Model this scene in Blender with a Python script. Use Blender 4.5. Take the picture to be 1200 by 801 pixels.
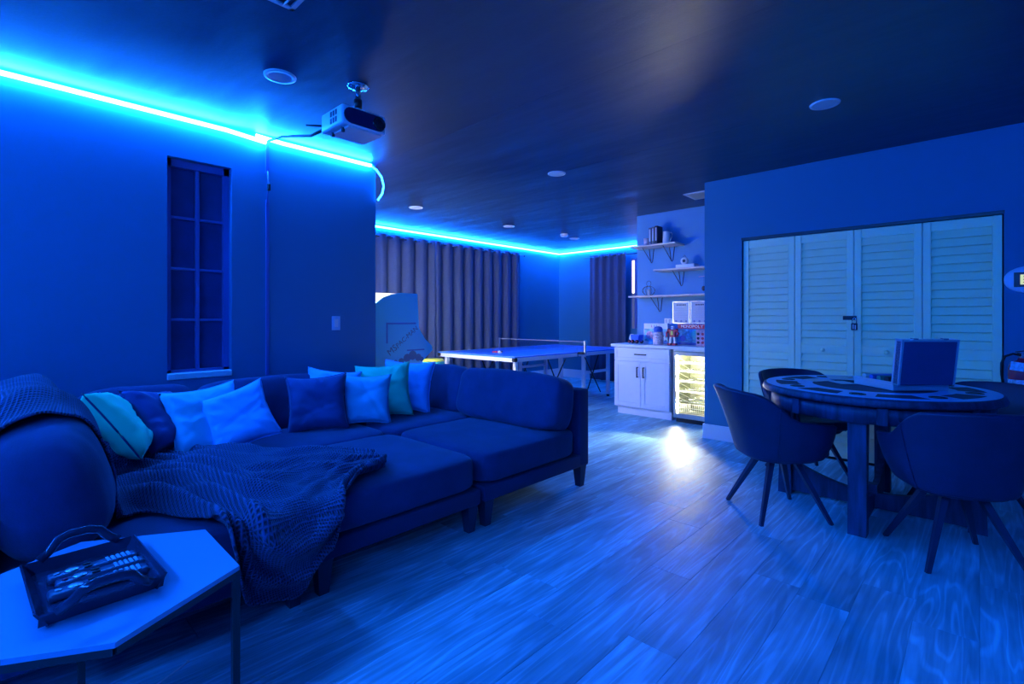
import bpy, bmesh, math, random
from mathutils import Vector, Matrix, noise
from mathutils.bvhtree import BVHTree
R = math.radians
rnd = random.Random(7)
for o in list(bpy.data.objects): bpy.data.objects.remove(o)
SC = bpy.context.scene; COL = SC.collection

# ------------------------------------------------------------------ camera
F_PX = 580.5; YAW = 43.35; HORIZON = 373.0; EYE = 1.24
cd = bpy.data.cameras.new('camera'); cam = bpy.data.objects.new('camera', cd); COL.objects.link(cam)
cd.sensor_fit = 'HORIZONTAL'; cd.sensor_width = 36.0; cd.lens = 36.0*F_PX/1200.0
cd.shift_y = -(400.5-HORIZON)/1200.0; cd.clip_start = 0.05
cam.location = (0, 0, EYE); cam.rotation_euler = (R(90), 0, R(YAW)); SC.camera = cam
# ------------------------------------------------------------------ world and exposure
w = bpy.data.worlds.new('world'); SC.world = w; w.use_nodes = True
w.node_tree.nodes['Background'].inputs[0].default_value = (0.0, 0.02, 0.1, 1); w.node_tree.nodes['Background'].inputs[1].default_value = 0.1
SC.view_settings.view_transform = 'Standard'; SC.view_settings.look = 'None'
SC.view_settings.gamma = 1.0; SC.view_settings.use_curve_mapping = False
SC.view_settings.exposure = 0.1
LED_COL = (0.007, 0.155, 1.0); LED_POW = 290.0
LED_BACK = 190.0                                        # strips of the games area
SCREEN_POW = 44.0; FRIDGE_POW = 300.0
H = 2.65

# ------------------------------------------------------------------ materials
MATS = {}
def mat(name, col, rough=0.6, metal=0.0, var=0.0, vscale=8.0, bump=0.0, bscale=40.0, sheen=0.0, spec=0.5,
        emit=None, power=0.0, stretch=(1,1,1), coat=0.0):
    if name in MATS: return MATS[name]
    m = bpy.data.materials.new(name); m.use_nodes = True; nt = m.node_tree; N = nt.nodes; L = nt.links
    b = N['Principled BSDF']; b.inputs['Base Color'].default_value = (*col, 1)
    b.inputs['Roughness'].default_value = rough; b.inputs['Metallic'].default_value = metal
    b.inputs['Specular IOR Level'].default_value = spec
    if sheen: b.inputs['Sheen Weight'].default_value = sheen; b.inputs['Sheen Roughness'].default_value = 0.5
    if coat: b.inputs['Coat Weight'].default_value = coat; b.inputs['Coat Roughness'].default_value = 0.15
    if emit: b.inputs['Emission Color'].default_value = (*emit, 1); b.inputs['Emission Strength'].default_value = power
    if var or bump:
        tc = N.new('ShaderNodeTexCoord'); mp = N.new('ShaderNodeMapping'); L.new(tc.outputs['Object'], mp.inputs[0])
        mp.inputs['Scale'].default_value = stretch
    if var:
        n = N.new('ShaderNodeTexNoise'); n.inputs['Scale'].default_value = vscale; n.inputs['Detail'].default_value = 5
        L.new(mp.outputs[0], n.inputs[0]); r = N.new('ShaderNodeMapRange')
        r.inputs[1].default_value = 0.3; r.inputs[2].default_value = 0.7
        r.inputs[3].default_value = 1-var; r.inputs[4].default_value = 1+var; L.new(n.outputs[0], r.inputs[0])
        mx = N.new('ShaderNodeVectorMath'); mx.operation = 'SCALE'; mx.inputs[0].default_value = col
        L.new(r.outputs[0], mx.inputs['Scale']); L.new(mx.outputs[0], b.inputs['Base Color'])
    if bump:
        n2 = N.new('ShaderNodeTexNoise'); n2.inputs['Scale'].default_value = bscale; n2.inputs['Detail'].default_value = 3
        L.new(mp.outputs[0], n2.inputs[0]); bp = N.new('ShaderNodeBump'); bp.inputs['Strength'].default_value = bump
        bp.inputs['Distance'].default_value = 0.01; L.new(n2.outputs[0], bp.inputs['Height']); L.new(bp.outputs[0], b.inputs['Normal'])
    MATS[name] = m; return m

def plank_mat():
    m = bpy.data.materials.new('grey oak plank'); m.use_nodes = True; nt = m.node_tree; N = nt.nodes; L = nt.links
    b = N['Principled BSDF']
    tc = N.new('ShaderNodeTexCoord'); oi = N.new('ShaderNodeObjectInfo')
    off = N.new('ShaderNodeVectorMath'); off.operation = 'SCALE'; off.inputs[0].default_value = (37, 53, 11)
    L.new(oi.outputs['Random'], off.inputs['Scale'])
    ad = N.new('ShaderNodeVectorMath'); ad.operation = 'ADD'; L.new(tc.outputs['Object'], ad.inputs[0]); L.new(off.outputs[0], ad.inputs[1])
    mp = N.new('ShaderNodeMapping'); mp.inputs['Scale'].default_value = (1, .08, 1); L.new(ad.outputs[0], mp.inputs[0])
    # cathedral grain: iso-lines of a stretched noise field
    n = N.new('ShaderNodeTexNoise'); n.inputs['Scale'].default_value = 6.0; n.inputs['Detail'].default_value = 2; n.inputs['Distortion'].default_value = .4
    L.new(mp.outputs[0], n.inputs[0])
    mu = N.new('ShaderNodeMath'); mu.operation = 'MULTIPLY'; mu.inputs[1].default_value = 84; L.new(n.outputs[0], mu.inputs[0])
    si = N.new('ShaderNodeMath'); si.operation = 'SINE'; L.new(mu.outputs[0], si.inputs[0])
    fine = N.new('ShaderNodeTexNoise'); fine.inputs['Scale'].default_value = 55; fine.inputs['Detail'].default_value = 4
    mp2 = N.new('ShaderNodeMapping'); mp2.inputs['Scale'].default_value = (1, .05, 1); L.new(ad.outputs[0], mp2.inputs[0]); L.new(mp2.outputs[0], fine.inputs[0])
    big = N.new('ShaderNodeTexNoise'); big.inputs['Scale'].default_value = 4; big.inputs['Detail'].default_value = 3
    mp3 = N.new('ShaderNodeMapping'); mp3.inputs['Scale'].default_value = (1.3, .45, 1); L.new(ad.outputs[0], mp3.inputs[0]); L.new(mp3.outputs[0], big.inputs[0])
    def mr(src, a, c, lo, hi):
        r = N.new('ShaderNodeMapRange'); r.inputs[1].default_value = a; r.inputs[2].default_value = c
        r.inputs[3].default_value = lo; r.inputs[4].default_value = hi; L.new(src, r.inputs[0]); return r.outputs[0]
    def mulm(a, c):
        q = N.new('ShaderNodeMath'); q.operation = 'MULTIPLY'; L.new(a, q.inputs[0]); L.new(c, q.inputs[1]); return q.outputs[0]
    g = mulm(mulm(mr(si.outputs[0], .3, 1, .93, 1.22), mr(fine.outputs[0], .3, .7, .76, 1.2)),
             mulm(mr(big.outputs[0], .3, .65, .62, 1.12), mr(oi.outputs['Random'], 0, 1, .84, 1.08)))
    sc = N.new('ShaderNodeVectorMath'); sc.operation = 'SCALE'; sc.inputs[0].default_value = (.30, .64, .70); L.new(g, sc.inputs['Scale'])
    L.new(sc.outputs[0], b.inputs['Base Color'])
    L.new(mr(fine.outputs[0], .3, .7, .42, .58), b.inputs['Roughness'])
    bp = N.new('ShaderNodeBump'); bp.inputs['Strength'].default_value = .12; bp.inputs['Distance'].default_value = .004
    L.new(fine.outputs[0], bp.inputs['Height']); L.new(bp.outputs[0], b.inputs['Normal'])
    return m

def ceiling_mat():
    m = bpy.data.materials.new('navy satin ceiling'); m.use_nodes = True; nt = m.node_tree; N = nt.nodes; L = nt.links
    b = N['Principled BSDF']; b.inputs['Base Color'].default_value = (.013, .038, .085, 1); b.inputs['Roughness'].default_value = .40
    b.inputs['Specular IOR Level'].default_value = 1.0
    tc = N.new('ShaderNodeTexCoord')
    def nz(scale, st, det):
        mp = N.new('ShaderNodeMapping'); mp.inputs['Scale'].default_value = st; mp.inputs['Rotation'].default_value = (0, 0, .12)
        L.new(tc.outputs['Object'], mp.inputs[0])
        n = N.new('ShaderNodeTexNoise'); n.inputs['Scale'].default_value = scale; n.inputs['Detail'].default_value = det; L.new(mp.outputs[0], n.inputs[0]); return n.outputs[0]
    b1 = N.new('ShaderNodeBump'); b1.inputs['Strength'].default_value = .35; b1.inputs['Distance'].default_value = .05; L.new(nz(1.3, (.5, 1.8, 1), 3), b1.inputs['Height'])
    b2 = N.new('ShaderNodeBump'); b2.inputs['Strength'].default_value = .18; b2.inputs['Distance'].default_value = .004; L.new(nz(70, (1, 1, 1), 3), b2.inputs['Height'])
    L.new(b1.outputs[0], b2.inputs['Normal']); L.new(b2.outputs[0], b.inputs['Normal'])
    return m

def waffle_mat():
    m = bpy.data.materials.new('waffle knit navy'); m.use_nodes = True; nt = m.node_tree; N = nt.nodes; L = nt.links
    b = N['Principled BSDF']; b.inputs['Base Color'].default_value = (.03, .04, .10, 1); b.inputs['Roughness'].default_value = .85
    b.inputs['Sheen Weight'].default_value = .15
    uv = N.new('ShaderNodeUVMap'); sp = N.new('ShaderNodeSeparateXYZ'); L.new(uv.outputs[0], sp.inputs[0])
    def wv(o):
        a = N.new('ShaderNodeMath'); a.operation = 'MULTIPLY'; a.inputs[1].default_value = 2*math.pi/.0098; L.new(o, a.inputs[0])
        s = N.new('ShaderNodeMath'); s.operation = 'SINE'; L.new(a.outputs[0], s.inputs[0]); return s.outputs[0]
    mu = N.new('ShaderNodeMath'); mu.operation = 'MAXIMUM'; L.new(wv(sp.outputs[0]), mu.inputs[0]); L.new(wv(sp.outputs[1]), mu.inputs[1])
    bp = N.new('ShaderNodeBump'); bp.inputs['Strength'].default_value = 1.0; bp.inputs['Distance'].default_value = .0035
    L.new(mu.outputs[0], bp.inputs['Height']); L.new(bp.outputs[0], b.inputs['Normal'])
    r = N.new('ShaderNodeMapRange'); r.inputs[1].default_value = -.2; r.inputs[2].default_value = 1; r.inputs[3].default_value = .35; r.inputs[4].default_value = 1.7
    L.new(mu.outputs[0], r.inputs[0]); sc = N.new('ShaderNodeVectorMath'); sc.operation = 'SCALE'; sc.inputs[0].default_value = (.032, .055, .13)
    L.new(r.outputs[0], sc.inputs['Scale']); L.new(sc.outputs[0], b.inputs['Base Color'])
    return m

def glass_mat():
    m = bpy.data.materials.new('thin clear glass'); m.use_nodes = True; nt = m.node_tree; N = nt.nodes; L = nt.links
    N.remove(N['Principled BSDF']); out = N['Material Output']
    t = N.new('ShaderNodeBsdfTransparent'); g = N.new('ShaderNodeBsdfGlossy'); g.inputs['Roughness'].default_value = .02
    f = N.new('ShaderNodeFresnel'); f.inputs[0].default_value = 1.5; mx = N.new('ShaderNodeMixShader')
    L.new(f.outputs[0], mx.inputs[0]); L.new(t.outputs[0], mx.inputs[1]); L.new(g.outputs[0], mx.inputs[2]); L.new(mx.outputs[0], out.inputs[0])
    return m

M_WALL = mat('navy wall paint', (.018, .185, .32), .6, bump=.05, bscale=120)
M_ALC = mat('blue grey alcove paint', (.09, .29, .55), .6, bump=.05, bscale=120)
M_CEIL = ceiling_mat(); M_PLANK = plank_mat(); M_WAFFLE = waffle_mat(); M_GLASS = glass_mat()
M_SUB = mat('dark underlay', (.05, .05, .05), .9)
M_BASE = mat('white trim paint', (.75, .75, .78), .4)
M_DOOR = mat('cream louvre paint', (.95, .98, .60), .4, var=.03, vscale=3)
M_WHITE = mat('white plastic', (.8, .8, .8), .35)
M_CAB = mat('white cabinet lacquer', (.82, .80, .84), .35)
M_BLACK = mat('black metal', (.02, .02, .022), .35, spec=.5)
M_RUB = mat('black rubber', (.015, .015, .015), .7)
M_CHROME = mat('polished steel', (.7, .7, .72), .18, metal=1)
M_STEEL = mat('brushed steel', (.6, .61, .63), .32, metal=1)
M_SOFA = mat('navy microfibre', (.02, .035, .11), .9, var=.18, vscale=6, bump=.15, bscale=180, sheen=.12)
M_SOFAB = mat('navy sofa base', (.016, .028, .09), .9, bump=.15, bscale=180, sheen=.08)
M_SHELF = mat('pale wood board', (.85, .66, .56), .5, var=.1, vscale=12, stretch=(.2, 3, 3))
M_LEATH = mat('dark faux leather', (.013, .024, .07), .42, bump=.12, bscale=220, var=.1)
M_LEG = mat('dark stained leg', (.03, .035, .07), .35)
M_TWOOD = mat('dark distressed wood', (.028, .048, .10), .48, var=.5, vscale=10, stretch=(3, 3, .4), bump=.2, bscale=40)
M_CURT = mat('slate linen curtain', (.09, .12, .22), .9, var=.15, vscale=60, stretch=(1, 1, 4), bump=.2, bscale=200)
M_LED = mat('blue led tape', (.1, .1, .1), emit=LED_COL, power=LED_POW)
M_LEDB = mat('blue led tape games area', (.1, .1, .1), emit=LED_COL, power=LED_BACK)

# ------------------------------------------------------------------ helpers
def tag(o, label=None, cat=None, group=None, kind=None):
    if label: o['label'] = label
    if cat: o['category'] = cat
    if group: o['group'] = group
    if kind: o['kind'] = kind
    return o
def thing(name, label, cat, loc=(0,0,0), rz=0, group=None, kind=None):
    o = bpy.data.objects.new(name, None); COL.objects.link(o); o.empty_display_size = .1
    o.location = loc; o.rotation_euler = (0, 0, rz); return tag(o, label, cat, group, kind)
def obj(name, bm, m, parent=None, smooth=False, label=None, loc=None):
    me = bpy.data.meshes.new(name); bmesh.ops.recalc_face_normals(bm, faces=bm.faces); bm.to_mesh(me); bm.free()
    if smooth:
        for p in me.polygons: p.use_smooth = True
    me.materials.append(m); o = bpy.data.objects.new(name, me); COL.objects.link(o)
    if parent: o.parent = parent
    if loc: o.location = loc
    if label: o['label'] = label
    return o
def copy_tree(o, parent=None):
    c = o.copy(); COL.objects.link(c); c.parent = parent
    for ch in [x for x in ALLCH(o)]: copy_tree(ch, c)
    return c
def ALLCH(o): return list(o.children)
def nb(): return bmesh.new()
def box(bm, c, s, rot=None, bev=0.0, seg=2):
    g = bmesh.ops.create_cube(bm, size=1); vs = g['verts']
    bmesh.ops.scale(bm, vec=s, verts=vs)
    if bev:
        es = list({e for v in vs for e in v.link_edges})
        r = bmesh.ops.bevel(bm, geom=es, offset=bev, segments=seg, affect='EDGES', profile=.5)
        vs = list({v for f in r['faces'] for v in f.verts} | {v for v in vs if v.is_valid})
    if rot is not None: bmesh.ops.transform(bm, matrix=rot, verts=vs)
    bmesh.ops.translate(bm, vec=c, verts=vs); return bm
def B(c, s, rot=None, bev=0.0, seg=2): return box(nb(), c, s, rot, bev, seg)
def span(bm, a, b, bev=0.0, seg=2):   # box from corner a to corner b
    return box(bm, [(a[i]+b[i])/2 for i in range(3)], [abs(b[i]-a[i]) for i in range(3)], None, bev, seg)
def SP(a, b, bev=0.0, seg=2): return span(nb(), a, b, bev, seg)
def cyl(bm, p0, p1, r0, r1=None, n=12):
    r1 = r0 if r1 is None else r1
    p0, p1 = Vector(p0), Vector(p1); d = p1-p0; L = d.length
    q = d.to_track_quat('Z', 'Y').to_matrix().to_4x4(); q.translation = (p0+p1)/2
    bmesh.ops.create_cone(bm, cap_ends=True, segments=n, radius1=r0, radius2=r1, depth=L, matrix=q); return bm
def CY(p0, p1, r0, r1=None, n=12): return cyl(nb(), p0, p1, r0, r1, n)
def lathe(bm, prof, c=(0,0,0), n=24, ax=None):
    rings = []
    for r, z in prof:
        ring = []
        for i in range(n):
            a = 2*math.pi*i/n; v = Vector((r*math.cos(a), r*math.sin(a), z))
            if ax is not None: v = ax @ v
            ring.append(bm.verts.new(v+Vector(c)))
        rings.append(ring)
    for j in range(len(rings)-1):
        for i in range(n): bm.faces.new((rings[j][i], rings[j][(i+1)%n], rings[j+1][(i+1)%n], rings[j+1][i]))
    if prof[0][0] > 1e-5: bm.faces.new(rings[0][::-1])
    if prof[-1][0] > 1e-5: bm.faces.new(rings[-1])
    bmesh.ops.remove_doubles(bm, verts=bm.verts, dist=1e-6); return bm
def tube(bm, pts, r, n=8, closed=False):
    pts = [Vector(p) for p in pts]; rings = []; up = Vector((0, 0, 1)); k = len(pts)
    for i, p in enumerate(pts):
        if closed: t = pts[(i+1)%k]-pts[i-1]
        else: t = pts[min(i+1, k-1)]-pts[max(i-1, 0)]
        t.normalize(); s = t.cross(up)
        if s.length < .05: s = t.cross(Vector((1, 0, 0)))
        s.normalize(); u = s.cross(t)
        rings.append([bm.verts.new(p+s*(r*math.cos(2*math.pi*j/n))+u*(r*math.sin(2*math.pi*j/n))) for j in range(n)])
    for i in range(k if closed else k-1):
        a, b = rings[i], rings[(i+1)%k]
        for j in range(n): bm.faces.new((a[j], a[(j+1)%n], b[(j+1)%n], b[j]))
    if not closed: bm.faces.new(rings[0][::-1]); bm.faces.new(rings[-1])
    return bm
def prism(bm, pts, axis, a, b):   # extrude 2d outline along an axis
    def v(p, t):
        if axis == 'x': return (t, p[0], p[1])
        if axis == 'y': return (p[0], t, p[1])
        return (p[0], p[1], t)
    A = [bm.verts.new(v(p, a)) for p in pts]; Bv = [bm.verts.new(v(p, b)) for p in pts]; n = len(pts)
    bm.faces.new(A[::-1]); bm.faces.new(Bv)
    for i in range(n): bm.faces.new((A[i], A[(i+1)%n], Bv[(i+1)%n], Bv[i]))
    return bm
def text(s, size, m, parent, loc, rot, name='lettering', ext=.0008, label=None):
    cu = bpy.data.curves.new('t', 'FONT'); cu.body = s; cu.size = size; cu.extrude = ext; cu.align_x = 'CENTER'; cu.align_y = 'CENTER'; cu.resolution_u = 2
    t = bpy.data.objects.new('t', cu); COL.objects.link(t); dg = bpy.context.evaluated_depsgraph_get()
    me = bpy.data.meshes.new_from_object(t.evaluated_get(dg)); bpy.data.objects.remove(t); me.materials.clear(); me.materials.append(m)
    o = bpy.data.objects.new(name, me); COL.objects.link(o); o.parent = parent; o.location = loc; o.rotation_euler = rot
    if label: o['label'] = label
    return o
def puff(size, ex=6.0, crown=.0, wr=.006, n=22, seed=0, flat_bottom=False):
    """upholstered cushion: superellipsoid block with crowned faces and soft wrinkles"""
    bm = nb(); sx, sy, sz = [s/2 for s in size]; vs = {}
    def cube_pt(f, i, j):
        a = math.sin((-1+2*i/n)*math.pi/2); b = math.sin((-1+2*j/n)*math.pi/2)
        a = .5*a+.5*(-1+2*i/n); b = .5*b+.5*(-1+2*j/n)
        return [(a, b, 1), (a, b, -1), (a, 1, b), (a, -1, b), (1, a, b), (-1, a, b)][f]
    def get(p):
        k = tuple(round(c*1000) for c in p)
        if k in vs: return vs[k]
        m_ = (abs(p[0])**ex+abs(p[1])**ex+abs(p[2])**ex)**(-1/ex)
        q = Vector((p[0]*m_*sx, p[1]*m_*sy, p[2]*m_*sz))
        if flat_bottom and p[2] < 0: q.z = max(q.z, -sz*.98)
        if p[2] > 0: q.z += crown*(1-p[0]**2)*(1-p[1]**2)*p[2]
        nn = noise.noise(q*6+Vector((seed*3.1, 0, 0)))*wr + noise.noise(Vector((q.x*20, q.y*20, q.z*7))+Vector((0, seed*5.3, 0)))*wr*.35
        q += q.normalized()*nn
        vs[k] = bm.verts.new(q); return vs[k]
    for f in range(6):
        for i in range(n):
            for j in range(n):
                q = [get(cube_pt(f, *ij)) for ij in ((i, j), (i+1, j), (i+1, j+1), (i, j+1))]
                if len(set(q)) == 4:
                    try: bm.faces.new(q)
                    except ValueError: pass
    return bm
def pillow_bm(s=.43, t=.14, n=36, seed=0):
    bm = nb(); g = {}
    for side in (1, -1):
        for i in range(n+1):
            for j in range(n+1):
                a = -1+2*i/n; b = -1+2*j/n; edge = i in (0, n) or j in (0, n)
                if side < 0 and edge: g[(side, i, j)] = g[(1, i, j)]; continue
                x = a*s/2*(1-.13*(1-b*b)*a*a); z = b*s/2*(1-.13*(1-a*a)*b*b)
                th = (max(0, 1-a**4)*max(0, 1-b**4))**.5*t/2
                ra = math.atan2(b, a); rad = max(abs(a), abs(b)); e = min(1, (1-rad)*6)
                gather = math.sin(ra*17+3*noise.noise(Vector((ra*2, seed, side))))*.0045*max(0, rad-.35)*1.6
                w1 = noise.noise(Vector((x*7, z*13, seed*2.7+side)))*.012 + noise.noise(Vector((x*12+z*22, z*6-x*9, seed+side*4)))*.008
                # two long creases
                cr = -.010*math.exp(-((x*.8+z*.5-.03*math.sin(seed)-.04)/.012)**2) - .008*math.exp(-((x*.3-z*.9+.05*math.cos(seed*2))/.010)**2)*(1 if abs(x) < .12 else .3)
                g[(side, i, j)] = bm.verts.new((x, -side*(th+(w1+cr+gather)*e), z))
    for side in (1, -1):
        for i in range(n):
            for j in range(n):
                q = [g[(side, i, j)], g[(side, i+1, j)], g[(side, i+1, j+1)], g[(side, i, j+1)]]
                bm.faces.new(q if side > 0 else q[::-1])
    return bm
def pillow_edge(s=.43, r=.004):
    pts = []
    n = 14
    for k in range(4):
        for i in range(n):
            t = -1+2*i/n; q = s/2*(1-.13*(1-t*t))
            p = [(t*s/2, -q), (q, t*s/2), (-t*s/2, q), (-q, -t*s/2)][k]; pts.append((p[0], 0, p[1]))
    return tube(nb(), pts, r, 6, True)

# ------------------------------------------------------------------ structure
def struct(name, bm, m, label, smooth=False):
    o = obj(name, bm, m, None, smooth); return tag(o, label, 'structure', None, 'structure')
XL, XF, YB, YC, YS, XR, Y0 = -4.02, -6.6, 8.47, 5.12, 6.16, 2.6, -1.6
floor = struct('floor', SP((XF-.1, Y0-.1, -.06), (XR+.1, YB+.1, -.012)), M_SUB, 'grey oak plank floor of the games room')
struct('ceiling', SP((XF-.1, Y0-.1, H), (XR+.1, YB+.1, H+.1)), M_CEIL, 'dark navy satin ceiling')
bm = nb()   # left wall round the window opening
WY0, WY1, WZ0, WZ1 = .84, 1.24, .85, 2.35
span(bm, (XL-.14, Y0, 0), (XL, WY0, H)); span(bm, (XL-.14, WY1, 0), (XL, 2.44, H))
span(bm, (XL-.14, WY0, 0), (XL, WY1, WZ0)); span(bm, (XL-.14, WY0, WZ1), (XL, WY1, H))
struct('wall_left', bm, M_WALL, 'navy wall behind the sofa with the narrow window')
struct('wall_left_return', SP((XF, 2.30, 0), (XL-.14, 2.44, H)), M_WALL, 'navy return wall behind the arcade machines')
struct('wall_far_left', SP((XF-.1, 2.3, 0), (XF, YB, H)), M_WALL, 'navy far left wall behind the long curtain')
struct('wall_back', SP((XF-.1, YB, 0), (-3.3, YB+.1, H)), M_WALL, 'navy far wall with the short curtain')
bm = nb(); span(bm, (-3.44, YS, 0), (-1.95, YS+.1, H)); struct('wall_alcove', bm, M_ALC, 'blue grey wall carrying the wooden shelves')
struct('wall_alcove_side', SP((-3.44, YS+.1, 0), (-3.34, YB, H)), M_WALL, 'side of the wall block beside the games area')
bm = nb()   # closet wall with opening
CX0, CX1, CZ = -1.71, .13, 2.035
span(bm, (-2.08, YC, 0), (CX0, YC+.12, H)); span(bm, (CX1, YC, 0), (XR, YC+.12, H)); span(bm, (CX0, YC, CZ), (CX1, YC+.12, H))
struct('wall_closet', bm, M_WALL, 'navy wall holding the louvred closet doors')
struct('wall_closet_side', SP((-2.08, YC+.12, 0), (-1.96, YS, H)), M_WALL, 'short side wall right of the drinks fridge')
struct('wall_closet_inside', SP((CX0-.1, YC+.6, 0), (CX1+.1, YC+.65, H)), M_WALL, 'back of the closet behind the louvred doors')
struct('wall_right', SP((XR, Y0, 0), (XR+.1, YC, H)), M_WALL, 'navy wall on the right')
struct('wall_behind', SP((XL, Y0-.1, 0), (XR, Y0, H)), M_WALL, 'navy wall behind the viewpoint')
def bb(name, a, b, label): struct(name, SP(a, b, .004, 1), M_BASE, label)
bb('baseboard_closet_left', (-2.095, YC-.015, 0), (CX0, YC, .15), 'white baseboard left of the closet doors')
bb('baseboard_closet_corner', (-2.095, YC, 0), (-2.08, YC+.4, .15), 'white baseboard round the closet wall corner')
bb('baseboard_closet_right', (CX1, YC-.015, 0), (XR, YC, .15), 'white baseboard right of the closet doors')
bb('baseboard_far_left', (XF, 2.44, 0), (XF+.015, YB, .17), 'white baseboard under the long curtain')
bb('baseboard_back', (XF, YB-.015, 0), (-3.44, YB, .17), 'white baseboard along the far wall')
struct('trim_1', SP((CX0-.004, YC-.004, CZ-.025), (CX1+.004, YC+.02, CZ), 0), M_BLACK, 'dark track above the closet doors')

struct('trim_2', SP((XL, 2.43, H-.001), (XR, 2.440, H)), M_CEIL, 'faint drywall joint across the ceiling at the sofa wall corner')
struct('trim_3', SP((-3.0, 3.785, H-.001), (-1.2, 3.793, H)), M_CEIL, 'faint drywall joint in the middle of the ceiling')
# floor planks, one object each
pm = []
PW, PL = .20, 1.32
def plank_mesh(L, Wd):
    b_ = nb(); box(b_, (0, 0, -.006), (Wd-.0008, L-.0008, .012), None, .0008, 1)
    me = bpy.data.meshes.new('plank'); b_.to_mesh(me); b_.free(); me.materials.append(M_PLANK); return me
cache = {}
cnt = 0; x = XF+.0; col = 0
while x < XR-.01:
    x1 = min(x+PW, XR); xm = (x+x1)/2
    yhi = YB if xm < -3.44 else (YS if xm < -2.08 else YC); ylo = 2.44 if xm < XL-.05 else (2.6 if xm < -2.5 else Y0+.9)
    y = ylo - rnd.random()*PL*.9
    while y < yhi-.001:
        a = max(y, ylo); b_ = min(y+PL, yhi)
        if b_-a > .03:
            k = (round(b_-a, 2), round(x1-x, 3))
            if k not in cache: cache[k] = plank_mesh(*k)
            p = bpy.data.objects.new('plank', cache[k]); COL.objects.link(p); p.parent = floor; p.location = (xm, (a+b_)/2, 0); cnt += 1
        y += PL
    x += PW
tag(obj('hidden_boards', SP((XL, Y0, -.011), (XR, Y0+.9, -.0005)), M_PLANK, floor), kind='stuff')
tag(obj('hidden_boards', SP((XL, Y0+.9, -.011), (-2.6, 2.6, -.0005)), M_PLANK, floor), kind='stuff')

# window in the left wall
wn = thing('window_1', 'narrow eight pane window painted navy over the sofa', 'window', (XL-.09, 1.04, WZ0), 0, None, 'structure')
hw, hz = (WY1-WY0), (WZ1-WZ0)
M_PANE = mat('painted over pane', (.035, .05, .16), .35, var=.2, vscale=5, bump=.1, bscale=30)
M_MUNT = mat('navy window frame paint', (.09, .13, .36), .4)
for s in (-1, 1): obj('jamb', SP((-.03, s*hw/2, 0), (.03, s*(hw/2-.035), hz)), M_MUNT, wn)
obj('head', SP((-.03, -hw/2, hz-.05), (.03, hw/2, hz)), M_MUNT, wn); obj('bottom_rail', SP((-.03, -hw/2, 0), (.03, hw/2, .03)), M_MUNT, wn)
obj('mullion', B((.0, 0, hz/2), (.03, .026, hz-.02), None, .003, 1), M_MUNT, wn)
for i in range(1, 4): obj('muntin', B((0, 0, .02+i*(hz-.06)/4), (.022, hw-.05, .018), None, .003, 1), M_MUNT, wn)
for i in range(4):
    for s in (-1, 1): obj('pane', B((-.018, s*(hw/4-.005), .02+(i+.5)*(hz-.06)/4), (.006, hw/2-.04, (hz-.06)/4-.015)), M_PANE, wn)
obj('sill', SP((.0, -hw/2, -.030), (.102, hw/2, .012), .003, 1), M_BASE, wn, label='white painted sill')
obj('outside_board', SP((-.05, -hw/2, 0), (-.045, hw/2, hz)), M_PANE, wn)

# bright slit of a window beside the short curtain
w2 = thing('window_2', 'sunlit slit of window showing past the short far curtain', 'window', (-4.82, YB-.03, 1.1), 0, None, 'structure')
obj('window_frame', SP((-.0, -.02, -.05), (.10, .02, 1.28)), M_MUNT, w2)
M_DAY = mat('daylight pane', (.8, .75, .65), emit=(1, .82, .62), power=1.8)
obj('pane', SP((.02, -.03, .62), (.065, -.02, 1.24)), M_DAY, w2)
M_DAY2 = mat('blind pane', (.4, .33, .28), .6); obj('blind', SP((.02, -.03, -.05), (.065, -.02, .61)), M_DAY2, w2)

# ------------------------------------------------------------------ LED strips
def led(pts, label, m=M_LED, r=.015, grp='blue LED strips'):
    t = thing('led_strip', label, 'led strip', pts[0], 0, None)
    o = Vector(pts[0]); P = [Vector(p)-o for p in pts]
    obj('light_tape', tube(nb(), P, r, 6), m, t)
    return t
led([(XL+.022, Y0+.05, H-.030), (XL+.022, .3, H-.030), (XL+.025, 1.2, H-.036), (XL+.035, 1.47, H-.06)], 'glowing blue strip along the top of the sofa wall, left of the projector cable')
l2 = led([(XL+.025, 1.40, H-.022), (XL+.022, 1.6, H-.030), (XL+.022, 2.38, H-.030)], 'glowing blue strip from the projector cable to the sofa wall corner')
M_LOOP = mat('dim loop tape', (.6, .7, .9), .4, emit=LED_COL, power=40)
lp = obj('drooping_loop', tube(nb(), [Vector(p)-Vector((XL+.025, 1.40, H-.022)) for p in [(XL+.022, 2.38, H-.030), (XL+.03, 2.43, H-.06), (XL+.05, 2.47, H-.12), (XL+.055, 2.49, H-.2), (XL+.045, 2.48, H-.27), (XL+.02, 2.45, H-.33)]], .008, 6), M_LOOP, l2)
led([(XF+.025, 2.5, H-.030), (XF+.025, YB-.03, H-.030)], 'glowing blue strip above the long curtain', M_LEDB)
led([(XF+.045, YB-.025, H-.030), (-3.50, YB-.025, H-.030)], 'glowing blue strip above the short far curtain', M_LEDB)
led([(XL-.2, 2.46, H-.035), (XF+.1, 2.46, H-.035)], 'blue strip on the return wall over the arcade machines', M_LEDB)
led([(XL+.1, Y0+.03, H-.035), (XR-.1, Y0+.03, H-.035)], 'blue strip on the wall behind the viewpoint', mat('blue led tape rear', (.1,.1,.1), emit=LED_COL, power=LED_POW*1.0))

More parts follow.
